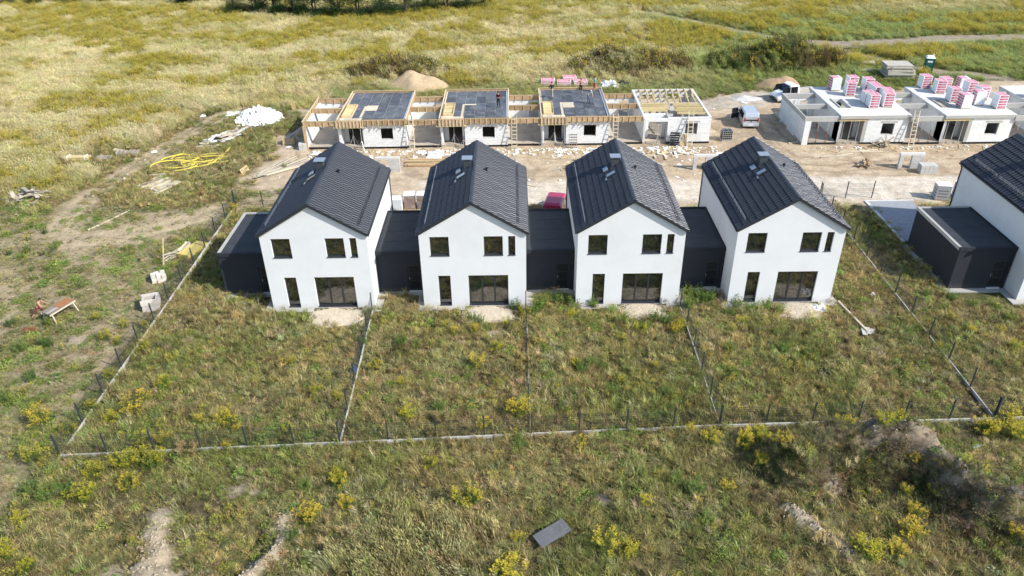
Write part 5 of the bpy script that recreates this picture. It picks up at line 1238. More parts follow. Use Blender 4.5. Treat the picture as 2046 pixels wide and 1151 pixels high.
person('person in turquoise shirt and red shorts standing at the roof deck edge', (26.2, 39.3, ZD), 100, cloth('turquoise', (.12, .45, .50)), cloth('red', (.40, .03, .03)), cloth('grey', (.25, .25, .25)), {'wrl': (-.2, .2, 1.05), 'hal': (-.18, .26, 1.03)}, shorts=True)
person('person in grey shirt and blue trousers bending forward on the roof deck', (25.2, 35.2, ZD), 205, cloth('greyshirt', (.42, .43, .45)), cloth('jeans', (.05, .08, .14)), cloth('black', (.018, .018, .022)), {'pelvis': (0, -.05, .92), 'waist': (0, .05, 1.05), 'chest': (0, .22, 1.22), 'neck': (0, .33, 1.34), 'jaw': (0, .40, 1.38), 'head': (0, .44, 1.45), 'crown': (0, .46, 1.53), 'nose': (0, .54, 1.42), 'shl': (-.19, .27, 1.30), 'ell': (-.24, .33, 1.03), 'wrl': (-.20, .42, .82), 'hal': (-.19, .45, .76), 'shr': (.19, .27, 1.30), 'elr': (.24, .33, 1.03), 'wrr': (.20, .42, .82), 'har': (.19, .45, .76)}, hat=cloth('palehat', (.6, .58, .52)))
# man at the trestle: lunging, hands on the boards
px_, py_ = -16.15, -.75
person('shirtless person in dark red shorts leaning over the trestle table', (px_, py_, gz(px_, py_)+.0), -80, None, cloth('maroon', (.20, .04, .04)), cloth('brownshoe', (.10, .05, .03)), {'pelvis': (0, 0, .82), 'waist': (0, .06, .97), 'chest': (0, .20, 1.17), 'neck': (0, .30, 1.32), 'jaw': (0, .36, 1.37), 'head': (0, .39, 1.45), 'crown': (0, .40, 1.53), 'nose': (0, .49, 1.42),
        'shl': (-.19, .24, 1.27), 'ell': (-.26, .38, 1.05), 'wrl': (-.20, .60, .97), 'hal': (-.19, .68, .95), 'shr': (.19, .24, 1.27), 'elr': (.27, .36, 1.04), 'wrr': (.20, .58, .97), 'har': (.19, .66, .95), 'hil': (-.10, 0, .80), 'knl': (-.14, .24, .46), 'anl': (-.14, .10, .10), 'tol': (-.15, .26, .045), 'hir': (.10, 0, .80), 'knr': (.15, -.22, .46), 'anr': (.17, -.52, .14), 'tor': (.18, -.40, .045)}, bare=True, shorts=True)

# ------------------------------------------------------------------ plants
def blade(V, F, mi, p, az, ln, w_, bend, m_=0, seg=2):
    d = Vector((math.cos(az), math.sin(az), 0)); s = Vector((-d.y, d.x, 0))*w_/2; n0 = len(V)
    for k in range(seg):
        t = k/seg; q = Vector(p)+d*bend*ln*t*t+Vector((0, 0, ln*(t-.25*bend*t*t))); ww = 1-t*.6
        V.append(tuple(q-s*ww)); V.append(tuple(q+s*ww))
    q = Vector(p)+d*bend*ln+Vector((0, 0, ln*(1-.25*bend))); V.append(tuple(q))
    for k in range(seg-1): a = n0+2*k; F.append((a, a+1, a+3, a+2)); mi.append(m_)
    a = n0+2*(seg-1); F.append((a, a+1, a+2)); mi.append(m_)
def leaf(V, F, mi, p, d, ln, w_, m_=0):
    d = Vector(d).normalized(); s = d.cross(Vector((0, 0, 1))); s = (s.normalized() if s.length > .05 else Vector((1, 0, 0)))*w_/2; p = Vector(p); n0 = len(V)
    V += [tuple(p), tuple(p+d*ln*.5+s), tuple(p+d*ln), tuple(p+d*ln*.5-s)]; F.append((n0, n0+1, n0+2, n0+3)); mi.append(m_)
def mk(name, V, F, mi, mats):
    me_ = bpy.data.meshes.new(name); me_.from_pydata(V, [], F)
    for mm in mats: me_.materials.append(mm)
    me_.polygons.foreach_set('material_index', mi); me_.update(); return me_
FT = foliage('grass_blades', (.1, .1, .1), .6, .30, True)
FLOW = foliage('goldenrod_flower', (.50, .38, .045), .3, .30); FLOWM = foliage('meadow_goldenrod_flower', (.52, .405, .07), .3, .30); FLEAF = foliage('goldenrod_leaf', (.15, .19, .035), .4, .35); WLEAF = foliage('weed_leaf', (.16, .22, .05), .35, .35); DRYF = foliage('dry_seed_head', (.34, .23, .11), .3, .25)
def clump_short(rn, tufts=8, r=.62, h=.33):
    """a patch of several tufts of uneven height"""
    V, F, mi = [], [], []
    for _ in range(tufts):
        a, q = rn.uniform(0, 6.28), math.sqrt(rn.random())*r; hh = h*rn.uniform(.45, 1.5); tr_ = rn.uniform(.06, .2); cx, cy = q*math.cos(a), q*math.sin(a); lean = rn.uniform(0, 6.28)
        for _ in range(21):
            b, p = rn.uniform(0, 6.28), math.sqrt(rn.random())*tr_
            blade(V, F, mi, (cx+p*math.cos(b), cy+p*math.sin(b), -.02), b+rn.gauss(0, .6) if rn.random() < .6 else lean+rn.gauss(0, .5), hh*rn.uniform(.5, 1.25), .019*rn.uniform(.6, 1.5), rn.uniform(.2, 1.2))
    return V, F, mi
def clump_tall(rn, tufts=7, r=.62, h=.85):
    V, F, mi = [], [], []
    for _ in range(tufts):
        a0, q0 = rn.uniform(0, 6.28), math.sqrt(rn.random())*r; hh = h*rn.uniform(.65, 1.2); cx, cy = q0*math.cos(a0), q0*math.sin(a0); tr_ = rn.uniform(.08, .22)
        for _ in range(19):
            a, q = rn.uniform(0, 6.28), math.sqrt(rn.random())*tr_; az = rn.gauss(2.6, .8); l = hh*rn.uniform(.5, 1.1); b = rn.uniform(.1, .55); x, y = cx+q*math.cos(a), cy+q*math.sin(a)
            blade(V, F, mi, (x, y, -.02), az, l, .018*rn.uniform(.6, 1.3), b)
            if rn.random() < .5:
                d = Vector((math.cos(az), math.sin(az), 0)); p = Vector((x, y, 0))+d*b*l*.85+Vector((0, 0, l*.82)); leaf(V, F, mi, p, (d.x*.5, d.y*.5, .8), .19, .038)
    return V, F, mi
def clump_weed(rn, n=80, r=.34, h=.42):
    V, F, mi = [], [], []
    for _ in range(n):
        a, q = rn.uniform(0, 6.28), math.sqrt(rn.random())*r; z = h*rn.random()**.7*(1-.5*q/r); az = rn.uniform(0, 6.28)
        leaf(V, F, mi, (q*math.cos(a), q*math.sin(a), z), (math.cos(az), math.sin(az), rn.uniform(-.1, .9)), rn.uniform(.07, .17), rn.uniform(.03, .065))
    return V, F, mi
def clump_gold(rn, n=26, r=.48, h=.8):
    V, F, mi = [], [], []
    for _ in range(n):
        a, q = rn.uniform(0, 6.28), math.sqrt(rn.random())*r; l = h*rn.uniform(.55, 1.2); az = rn.uniform(0, 6.28); x, y = q*math.cos(a), q*math.sin(a); lx, ly = .12*math.cos(az), .12*math.sin(az)
        for k in range(7):
            t = rn.uniform(.2, .95); b = rn.uniform(0, 6.28); leaf(V, F, mi, (x+lx*t, y+ly*t, l*t), (math.cos(b), math.sin(b), .4), .12, .03, 0)
        if rn.random() < .8:
            for k in range(5):
                t = rn.uniform(.80, 1.05); b = rn.uniform(0, 6.28); leaf(V, F, mi, (x+lx*t, y+ly*t, l*t), (math.cos(b), math.sin(b), .6), rn.uniform(.06, .14), .04, 1)
    return V, F, mi
def goldenrod(rn, n=34, r=.36, h=1.0):
    """leafy stems (one part) and flower plumes (another)"""
    V, F, mi, V2, F2, m2 = [], [], [], [], [], []
    for _ in range(n):
        a, q = rn.uniform(0, 6.28), math.sqrt(rn.random())*r; l = h*rn.uniform(.6, 1.1)*(1-.25*q/r); x, y = q*math.cos(a), q*math.sin(a); lx, ly = x*.5+rn.uniform(-.08, .08), y*.5+rn.uniform(-.08, .08)
        blade(V, F, mi, (x, y, -.03), math.atan2(ly, lx), l, .014, min(.9, math.hypot(lx, ly)/l))
        for k in range(13):
            t = rn.uniform(.12, .88); b = rn.uniform(0, 6.28); leaf(V, F, mi, (x+lx*t*t, y+ly*t*t, l*t*.97), (math.cos(b), math.sin(b), .45), rn.uniform(.08, .14), .026)
        for k in range(0 if rn.random() < .2 else 14):
            t = rn.uniform(.76, 1.06); b = rn.uniform(0, 6.28); ss = 1.25-t
            leaf(V2, F2, m2, (x+lx*t*t+.10*ss*math.cos(b), y+ly*t*t+.10*ss*math.sin(b), l*t*.97), (math.cos(b), math.sin(b), .35), rn.uniform(.05, .12), .035)
    return (V, F, mi), (V2, F2, m2)
def weed(rn, n=26, r=.34, h=.8):
    V, F, mi = [], [], []
    for _ in range(n):
        a, q = rn.uniform(0, 6.28), math.sqrt(rn.random())*r; l = h*rn.uniform(.5, 1.1); x, y = q*math.cos(a), q*math.sin(a); lx, ly = x*.5+rn.uniform(-.1, .1), y*.5+rn.uniform(-.1, .1)
        blade(V, F, mi, (x, y, -.03), math.atan2(ly, lx), l, .014, min(.9, math.hypot(lx, ly)/l))
        for k in range(20):
            t = rn.uniform(.12, 1.0); b = rn.uniform(0, 6.28); leaf(V, F, mi, (x+lx*t*t, y+ly*t*t, l*t*.97), (math.cos(b), math.sin(b), .5), rn.uniform(.07, .15)*(1.25-.6*t), .04)
    return V, F, mi
rn = random.Random(21)
GOLD = [(-5.1, -10.6, 1.5), (-4.4, -8.7, 0.9), (0.5, -12.0, 1.1), (-1.1, -12.0, 0.7), (-3.6, -13.7, 0.9), (-2.4, -13.6, 1.0), (-8.1, -7.8, 0.9), (-6.0, -11.9, 1.0), (-8.1, -12.8, 1.0), (-10.3, -12.0, 1.4), (-7.8, -10.7, 0.9), (1.4, -12.9, 0.6), (4.4, -13.0, 0.7), (5.2, -9.4, 0.7), (2.9, -6.6, 0.6), (6.5, -10.1, 0.6), (-3.1, -15.1, 1.3), (-4.0, -15.3, 1.2), (-2.2, -15.3, 1.1), (-4.9, -16.2, 1.2), (14.6, -7.1, 1.2), (15.8, -5.4, 0.8), (15.1, -4.2, 0.6), (14.4, -3.3, 0.7), (8.3, -7.2, 0.8), (10.0, -8.8, 0.6), (10.9, -11.8, 1.2), (17.1, -11.6, 1.5), (15.3, -12.7, 0.8), (13.1, -3.4, 0.6), (12.3, -2.7, 0.5), (20.9, -7.2, 0.7), (25.4, -3.7, 1.0), (24.1, -4.5, 0.6), (23.5, -8.9, 0.7), (25.7, -7.4, 0.6), (16.5, -2.5, 0.8), (28.2, -3.3, 1.0), (27.7, -3.6, 0.8), (20.9, -1.7, 0.8), (17.7, -1.2, 0.9), (32.3, -2.7, 0.7), (28.1, -3.0, 0.8), (47.0, -4.0, 0.7), (48.9, -4.0, 0.7), (35.3, -13.4, 1.1), (38.5, -12.7, 1.1), (29.6, -14.3, 1.1), (30.4, -13.9, 1.0), (44.6, -12.5, 1.5), (43.2, -13.4, 1.1), (26.7, -13.3, 0.7), (27.7, -14.0, 1.0), (33.4, -13.7, 0.8), (-5.0, -17.7, 1.3), (-7.5, -19.1, 0.9), (-2.9, -16.9, 1.0), (-8.8, -14.9, 1.4), (6.9, -19.2, 1.2), (8.6, -18.4, 0.9), (7.9, -17.0, 1.0), (1.3, -14.2, 0.6), (-7.1, -21.3, 1.2), (-5.5, -22.2, 1.0), (14.5, -18.3, 1.5), (12.5, -15.8, 0.9), (7.8, -16.6, 0.9), (16.7, -22.3, 1.4), (21.3, -21.1, 1.3), (17.2, -20.6, 0.7), (23.5, -18.5, 0.7), (22.3, -21.4, 1.0), (20.6, -14.3, 0.8), (36.1, -15.4, 1.0), (30.9, -15.7, 1.1), (34.9, -14.1, 0.9), (29.4, -14.5, 0.9), (30.5, -13.9, 0.8), (35.7, -20.6, 1.2), (33.0, -21.8, 1.4), (40.8, -16.5, 1.3), (36.5, -19.4, 0.8), (37.5, -16.6, 0.6), (36.5, -18.1, 0.7), (37.7, -18.3, 0.6), (40.4, -21.0, 0.9), (27.8, -17.6, 0.8), (29.8, -15.9, 0.8), (29.7, -16.3, 0.7), (42.8, -13.6, 1.2), (44.4, -14.0, 1.3), (34.6, -21.7, 1.0), (46.5, -2.5, 0.6), (49.0, -5.9, 0.8), (44.0, -5.8, 0.5), (-7.9, 16.1, 1.0), (-7.2, 14.3, 0.8), (-8.1, 15.1, 0.8), (-10.2, -3.6, 0.8), (-9.2, -4.2, 0.7), (-7.2, -4.8, 0.7), (-12.1, -1.2, 0.6), (-9.6, -2.2, 0.7), (-8.2, -2.2, 0.6), (-23.2, 10.8, 0.7)]
WEED = [(10.3, -19.3, 1.1), (6.4, -20.6, 1.0), (6.1, -17.1, 0.9), (-6.9, -17.8, 1.3), (-8.1, -17.2, 1.2), (-6.2, -17.4, 1.2), (17.2, -14.2, 1.1), (26.1, -17.6, 1.1), (26.3, -19.7, 1.1), (26.0, -17.7, 1.0), (25.2, -17.0, 1.0), (9.5, -4.6, 1.0), (10.7, -4.9, 0.9), (20.3, -5.6, 1.0), (21.1, -7.7, 1.0), (21.9, -7.0, 0.9), (22.5, -7.3, 0.8), (19.9, -11.4, 0.9), (19.2, -8.4, 0.8), (24.5, -2.6, 1.2), (26.7, -2.1, 1.3), (27.3, -2.5, 1.1), (25.8, -3.2, 1.0), (29.0, -0.4, 1.4), (29.9, 0.1, 1.5), (30.5, 0.5, 1.5), (31.0, 0.4, 1.3), (29.6, 1.1, 1.2), (19.6, 0.3, 1.3), (19.0, -0.3, 1.3), (20.5, 0.5, 1.3), (18.5, -0.9, 1.2), (21.3, -0.4, 1.2), (32.5, -0.6, 1.1), (33.4, -1.1, 1.2), (34.5, -0.9, 1.2), (35.3, -1.3, 1.1), (31.9, -1.6, 1.0), (22.6, -0.2, 1.0), (17.1, -0.5, 1.1), (14.2, -1.8, 0.9), (14.7, -2.1, 0.8), (30.8, -5.6, 0.9), (31.4, -7.4, 0.8), (30.6, -8.2, 0.9), (34.1, -5.7, 0.9), (37.1, -9.7, 0.8), (26.0, -10.0, 0.9), (22.8, -9.5, 0.8), (12.7, -11.1, 0.8), (7.2, -4.6, 0.8), (-4.0, -15.1, 1.2), (-2.6, -15.4, 1.2), (-13.8, -4.2, 0.9), (-13.1, -7.8, 1.1), (-13.3, -9.8, 1.0), (-15.5, -4.7, 1.2), (-14.1, -4.1, 0.9), (-15.0, -1.8, 0.8), (-17.6, -1.7, 0.9), (-19.3, 4.3, 0.8), (-19.1, 5.8, 0.7), (-22.2, 8.7, 0.8), (-22.1, 7.5, 0.8), (-20.2, 9.0, 0.8), (-20.3, 5.8, 0.7), (-23.4, 8.3, 0.7), (-22.6, 12.2, 0.7), (46.5, -1.2, 0.9), (48.8, -0.7, 1.0), (47.8, 0.0, 1.0), (50.1, -0.8, 0.9), (46.3, 0.7, 0.8), (50.5, -2.6, 1.0), (42.9, -5.3, 0.8), (46.8, -7.7, 0.8), (-5.7, 25.6, 0.6)]
DRYW = [(2.6, -12.8, 1.0), (-0.8, -14.5, 1.1), (13.0, -12.1, 1.1), (19.6, -14.3, 1.0), (12.6, -13.6, 0.8), (21.9, -18.1, 0.7), (8.5, -21.3, 0.8), (-1.3, -13.0, 0.8), (26.7, -13.8, 0.8), (-5.5, -12.9, 0.7)]

GP = []
for k in range(4):
    a, b = goldenrod(rn, 30+4*k); GP.append((mk('goldenrod_leaves', *a, [FLEAF]), mk('goldenrod_plumes', *b, [FLOW])))
def zone_word(x, y):
    if y < -14.5+.041*(x+7.75):
        A = (np.array([x]), np.array([y]))
        if math.hypot(x-18.8, y+20.4) < 3.5: return 'beside the corrugated sheet'
        if math.hypot(x-12.4, y+21.4) < 3.2: return 'at the edge of the tall straw grass'
        if pl_dist(*A, MOUND)[0][0] < 2.6: return 'on the tangled mound'
        if min(pl_dist(*A, RIDGE1)[0][0], pl_dist(*A, RIDGE2)[0][0]) < 2.6: return 'near the sandy ridges'
        if pl_dist(*A, RIDGE3)[0][0] < 3: return 'near the sandy bank below the mound'
        if y > -16.5+.041*(x+7.75): return 'outside the plinth fence of '+('the end plot' if x < 7.3 else ('the middle plots' if x < 28.5 else 'the side-yard plot'))
        return 'on the rough ground below the '+('end plot' if x < 7.3 else ('middle plots' if x < 28.5 else 'side-yard plot'))
    if x < -8: return 'on the trestle-table side of the fence'
    if x < 7.2: return 'inside the fenced end plot'
    if x < 17.8: return 'inside the fenced plot second from the hose end'
    if x < 28.5: return 'inside the fenced plot behind which the red van stands'
    if x < 44: return 'inside the fenced plot with the wide side yard'
    return 'inside the plot beyond the paved drive'
def put_plant(kind, x, y, s, i):
    if kind == 'gold':
        w_ = 'tall' if s >= 1.2 else ('small' if s < .75 else 'mid-height'); lb = '%s yellow goldenrod clump growing %s' % (w_, zone_word(x, y))
        o = thing('goldenrod', lb, 'goldenrod', group='%s goldenrod %s' % (w_, zone_word(x, y))); a, b = GP[i % 4]; place('leaves', a, o)['kind'] = 'stuff'; place('flower_plumes', b, o)['kind'] = 'stuff'
        z = 1.05 if s > 1 else .95
    elif kind == 'weed':
        w_ = 'tall' if s >= 1.2 else ('low' if s < .9 else 'mid-height'); lb = '%s leafy green weed clump growing %s' % (w_, zone_word(x, y))
        o = place('green_weed', WPL[i % 4]); tag(o, lb, 'weed', '%s weeds %s' % (w_, zone_word(x, y))); z = 1
    else:
        lb = 'dry brown seed-head clump growing %s' % zone_word(x, y); o = thing('dry_weed', lb, 'weed', group='dry clumps '+zone_word(x, y)); a, b = DPL[i % 2]; place('stems', a, o)['kind'] = 'stuff'; place('seed_heads', b, o)['kind'] = 'stuff'; z = .9
    o.location = (x, y, gz(x, y)); o.rotation_euler = (R(rn.uniform(-6, 6)), R(rn.uniform(-6, 6)), rn.uniform(0, 6.28)); o.scale = (s*rn.uniform(.85, 1.15), s*rn.uniform(.85, 1.15), z*(.55+.45*s)*rn.uniform(.9, 1.1))
WPL = [mk('weed_plant', *weed(rn, 24+3*k), [WLEAF]) for k in range(4)]
DPL = []
for k in range(2):
    a, b = goldenrod(rn, 30); DPL.append((mk('dry_stems', *a, [foliage('dry_leaf', (.19, .16, .06), .3, .3)]), mk('dry_heads', *b, [DRYF])))
for i, (x, y, s) in enumerate(GOLD): put_plant('gold', x, y, s, i)
for i, (x, y, s) in enumerate(WEED): put_plant('weed', x, y, s, i)
for i, (x, y, s) in enumerate(DRYW): put_plant('dry', x, y, s, i)

# trees and bushes along the far edge of the meadow
BARK = M('bark', (.11, .085, .06), .95, .25, 6, bump=.4)
TLEAF = foliage('tree_leaf', (.042, .085, .022), .45, .3); 
def tree_meshes(seed, h=7.5, r=3.0, low=False):
    rn_ = random.Random(seed); tb = MB(); V, F, mi = [], [], []; blobs = []
    th = .25*h
    for k in range(3 if low else 1):
        bx0 = (rn_.uniform(-.5, .5), rn_.uniform(-.4, .4)) if low else (0, 0)
        tb.tube([(bx0[0], bx0[1], -.1), (bx0[0]*1.3+.1, bx0[1]*1.3, th), (bx0[0]*1.6, bx0[1]*1.6+.1, h*.6)], [.16, .12, .05], 7)
    for k in range(50 if low else 28):
        a = rn_.uniform(0, 6.28); q = r*rn_.uniform(.2, .98); z = h*(.02+.9*rn_.random()**1.5 if low else rn_.uniform(.2, .93)); q *= math.sqrt(max(.35, 1-((z/h-.35)/.66)**2)); c = Vector((q*math.cos(a), q*math.sin(a), z)); blobs.append((c, rn_.uniform(.65, 1.25)))
        tb.tube([(0, 0, min(z*.7, h*.55)), tuple(c*.6+Vector((0, 0, z*.35))), tuple(c)], [.06, .04, .015], 5, False)
    for c, br in blobs:
        for k in range(150):
            d = Vector((rn_.gauss(0, 1), rn_.gauss(0, 1), rn_.gauss(0, .8))); d = d.normalized()*br*rn_.random()**.4; az = rn_.uniform(0, 6.28)
            leaf(V, F, mi, c+d, (math.cos(az), math.sin(az), rn_.uniform(-.5, .7)), rn_.uniform(.16, .30), rn_.uniform(.10, .17))
    return tb.mesh('trunk', BARK), mk('crown', V, F, mi, [TLEAF])
TM = [tree_meshes(1), tree_meshes(2, 6, 2.7, True), tree_meshes(3, 7, 3.2, True), tree_meshes(4, 3.2, 1.5, True)]
def tree(x, y, k, s, lb, grp, nm='tree'):
    o = thing(nm, lb, 'tree' if nm == 'tree' else 'bush', (x, y, gz(x, y)-.05), random.uniform(0, 6), grp); o.scale = (s, s, s); place('trunk', TM[k][0], o); place('crown', TM[k][1], o)
for x, y, k, s in ((-32.5, 96.4, 1, .8), (-28.8, 96.9, 2, .85), (-25, 95.4, 2, .95), (-21.5, 94.4, 1, .9), (-17.5, 92.7, 2, 1.0), (-13.5, 92.4, 1, 1.0), (-9.8, 92.0, 2, 1.0), (-5.5, 92.0, 1, 1.0), (-1.5, 93.4, 2, 1.), (2, 95.0, 1, .9), (5.5, 95.4, 2, .9), (9, 95.8, 1, .8), (12, 97.4, 2, .7)):
    tree(x, y, k, s, 'dark green leafy tree in the dense row at the far meadow edge', 'trees at the far meadow edge')
for x, y, k, s in ((-27, 95.0, 3, .8), (-19.5, 92, 3, .8), (-23.5, 93.2, 3, .7)): tree(x, y, k, s, 'low green bush at the foot of the far tree row', 'bushes at the far tree row', 'bush')
tree(-43.8, 104.3, 3, 1.2, 'single round green bush standing alone by the far gravel road', None, 'bush')
for x, y, k, s in ((-84, 106, 1, .7), (-79, 106, 2, .7), (-73.5, 106, 1, .65), (-68, 107.5, 2, .7), (-62, 108.5, 1, .7), (-55, 110, 2, .7)): tree(x, y, k, s, 'dark tree on the far meadow edge beyond the goldenrod', 'trees beyond the goldenrod', 'tree')
tree(79.0, 101.0, 3, .9, 'small dark bush at the far edge of the green meadow', None, 'bush')

# ------------------------------------------------------------------ grass and weeds scattered as stuff
def protos(name, meshes):
    c = bpy.data.collections.new(name)
    for i, me_ in enumerate(meshes): c.objects.link(bpy.data.objects.new('%s_%02d' % (name, i), me_))
    return c
def scatter(name, lb, meshes, P, S, T, seed=0, tilt=.12, ztilt=None):
    """P points, S scale (n,3), T tint (n,3); one object, instances by geometry nodes"""
    rng = np.random.RandomState(seed); n = len(P); me_ = bpy.data.meshes.new(name); me_.vertices.add(n); me_.vertices.foreach_set('co', P.astype(np.float32).ravel())
    rot = np.stack([rng.normal(0, tilt, n), rng.normal(0, tilt, n), rng.uniform(0, 6.283, n) if ztilt is None else rng.normal(ztilt, .6, n)], 1)
    for nm, data, tp in (('rot', rot, 'FLOAT_VECTOR'), ('siz', S, 'FLOAT_VECTOR'), ('tint', T, 'FLOAT_VECTOR')):
        at = me_.attributes.new(nm, tp, 'POINT'); at.data.foreach_set('vector', data.astype(np.float32).ravel())
    at = me_.attributes.new('pick', 'INT', 'POINT'); at.data.foreach_set('value', rng.randint(0, len(meshes), n).astype(np.int32))
    o = bpy.data.objects.new(name, me_); COL.objects.link(o); tag(o, lb, 'grass', None, 'stuff')
    g = bpy.data.node_groups.new(name, 'GeometryNodeTree'); g.interface.new_socket('Geometry', in_out='INPUT', socket_type='NodeSocketGeometry'); g.interface.new_socket('Geometry', in_out='OUTPUT', socket_type='NodeSocketGeometry')
    N, L = g.nodes, g.links; gi = N.new('NodeGroupInput'); go = N.new('NodeGroupOutput'); mp = N.new('GeometryNodeMeshToPoints'); ip = N.new('GeometryNodeInstanceOnPoints'); ci = N.new('GeometryNodeCollectionInfo')
    ci.inputs['Collection'].default_value = protos(name+'_plants', meshes); ci.inputs['Separate Children'].default_value = True; ci.inputs['Reset Children'].default_value = True
    def na(nm, tp): a = N.new('GeometryNodeInputNamedAttribute'); a.data_type = tp; a.inputs['Name'].default_value = nm; return a
    r, s, p = na('rot', 'FLOAT_VECTOR'), na('siz', 'FLOAT_VECTOR'), na('pick', 'INT')
    e2r = N.new('FunctionNodeEulerToRotation'); L.new(r.outputs[0], e2r.inputs[0])
    L.new(gi.outputs[0], mp.inputs[0]); L.new(mp.outputs[0], ip.inputs['Points']); L.new(ci.outputs[0], ip.inputs['Instance']); ip.inputs['Pick Instance'].default_value = True
    L.new(p.outputs[0], ip.inputs['Instance Index']); L.new(e2r.outputs[0], ip.inputs['Rotation']); L.new(s.outputs[0], ip.inputs['Scale']); L.new(ip.outputs[0], go.inputs[0])
    md = o.modifiers.new('scatter', 'NODES'); md.node_group = g
    return o
FOOT = [(-4.1, 11.2, 1.9, 8.8), (-.55, 7.75, -.58, 11), (10.12, 18.42, -.58, 11), (20.79, 29.09, -.58, 11), (31.46, 39.76, -.58, 11), (7, 32, 1.5, 9), (48.1, 60, -.4, 11), (48.0, 52.5, 8, 16.3), (-4.9, 38, 30.1, 40.6), (46.5, 79, 29, 40)]
GRV = [(4.75, -1.2, 1.95, 1.35), (15.3, -1.1, 1.8, 1.2), (26.0, -1.0, 1.7, 1.05), (36.75, -1.1, 1.65, 1.2)]
def visible(x, y, mg):
    """inside the photographed wedge of ground, with a margin all round"""
    d = y+45.1
    return (np.abs(x-17.0+d*.007) < 10.5+d*.585+mg) & (y > -26) & (y < 118)
FIELD_THINGS = ((-28.2, 17.9, 3.0, 2.6), (-24.4, 28.4, 4.0, 3.2), (-27.6, 27.0, 2.2, 2.2))
def clear_things(x, y):
    k = np.ones(x.shape, bool)
    for cx, cy, rx, ry in FIELD_THINGS: k &= np.hypot((x-cx)/rx, (y-cy)/ry) > 1
    return k
def free(x, y):
    k = np.ones(x.shape, bool)
    for a, b, c, d in FOOT: k &= ~((x > a) & (x < b) & (y > c) & (y < d))
    for cx, cy, rx, ry in GRV: k &= ~((np.abs((x-cx)/rx) < 1) & (np.abs((y-cy)/ry) < 1))
    for cx, cy, rx, ry in ((18.8, -20.9, .9, .8), (40.0, -2.3, .42, 2.4), (40.2, -4.0, .7, .7), (-14.4, 34.2, 2.2, 1.8), (-12.3, 39.6, 2.6, 2.6)): k &= np.hypot((x-cx)/rx, (y-cy)/ry) > 1
    k &= np.hypot((x-4.9)/3.7, (y-51.4)/2.4) > 1; k &= np.hypot((x-50.6)/3.3, (y-50.)/1.6) > 1
    return k
def sample(n, x0, x1, y0, y1, seed):
    rng = np.random.RandomState(seed); x = rng.uniform(x0, x1, n); y = rng.uniform(y0, y1, n); k = visible(x, y, 5)&free(x, y); return x[k], y[k], rng
def bare_total(x, y):
    s, rd, t, l, g, f = bare_fields(x, y); return np.clip(np.maximum.reduce([s, rd*.98, t*.9, l, g, f*.95]), 0, 1)
def lerpc(a, b, t): return np.array(a)[None]*(1-t[:, None])+np.array(b)[None]*t[:, None]
def jitter(T, rng, s=.18, hue=.08): return np.clip(T*(1+rng.normal(0, s, (len(T), 1)))*(1+rng.normal(0, hue, T.shape)), .005, .9)
SH = [mk('short_grass_%d' % k, *clump_short(rn), [FT]) for k in range(5)]; FM = foliage('meadow_blades', (.1, .1, .1), .38, .32, True); TA = [mk('tall_grass_%d' % k, *clump_tall(rn), [FM]) for k in range(5)]; WE = [mk('weed_%d' % k, *clump_weed(rn), [FT]) for k in range(4)]; GO = [mk('gold_%d' % k, *clump_gold(rn), [FT, FLOWM]) for k in range(4)]
# 1 short dry grass of the plots, the left field and the rough ground
x, y, rng = sample(56000, -46, 76, -26, 52, 1)
b = bare_total(x, y); k = rng.rand(len(x)) > b*1.12; x, y = x[k], y[k]; b = b[k]
n1, n2, n3 = fbm(x, y, 5, 71), fbm(x, y, 1.3, 72), fbm(x, y, 11, 73)
T = lerpc((.41, .345, .145), (.27, .28, .085), sst(.44, .66, n1*.6+n2*.4)); T = T*(1-.0)+0
T = np.where((rng.rand(len(x)) < sst(.5, .72, n2)*.6)[:, None], np.array((.46, .40, .20))[None], T)
left = ((x < -8) & (y < 17))*1.; T = T*(1-.6*left[:, None])+np.array((.40, .37, .19))[None]*.6*left[:, None]
sz = (.65+.55*rng.rand(len(x)))*(1-.45*left)*(1-.4*b)*(.7+.6*n3); hz = sz*(.6+.8*n1)
scatter('dry_grass', 'short dry olive-brown grass over plots and rough ground', SH, np.stack([x, y, height(x, y)], 1), np.stack([sz*1.1, sz*1.1, hz], 1), jitter(T, rng, .26), 1, .2)
def gold_field(x, y):
    n1 = fbm(x, y*1.7, 11, 91); n2 = fbm(x, y, 2.6, 92)
    return sst(.485, .57, n1*.62+n2*.38+.055*sst(25, -40, x)+.02*(y > 75)-.03*((x > 45) & (y < 82))), n2
# 2 tall straw grass of the far meadow and the field left of the track
x, y, rng = sample(72000, -105, 125, 44, 118, 2); b = bare_total(x, y); k = rng.rand(len(x)) > b*1.2; x, y = x[k], y[k]
x2, y2, rng2 = sample(15000, -66, -16, 14, 50, 3); d, _ = pl_dist(x2, y2, TRACK); fd = (x2 < -25.6+np.maximum(0, y2-17)*.20-1.0+2*fbm(x2, y2, 4, 5)) & (y2 > 16); b2 = bare_total(x2, y2); kk = fd & clear_things(x2, y2) & (rng2.rand(len(x2)) > b2*1.3)
x, y = np.concatenate([x, x2[kk]]), np.concatenate([y, y2[kk]])
n1, n2, n3 = fbm(x, y*1.6, 9, 81), fbm(x, y, 2.5, 82), fbm(x, y*1.5, 22, 83)
gr = sst(36, 50, x+(n3-.5)*16)*sst(98, 84, y+(n1-.5)*10)
T = lerpc((.61, .53, .28), (.44, .395, .16), sst(.44, .66, n1*.6+n2*.4)); T = T*(1-gr[:, None]*.8)+np.array((.25, .32, .085))[None]*gr[:, None]*.8
nearrow = sst(54, 48.5, y-.0*x)*(x > -6); T = T*(1-nearrow[:, None]*.75)+np.array((.20, .25, .065))[None]*nearrow[:, None]*.75
T = np.where((x < -20)[:, None] & (y < 46)[:, None], T*.9, T)
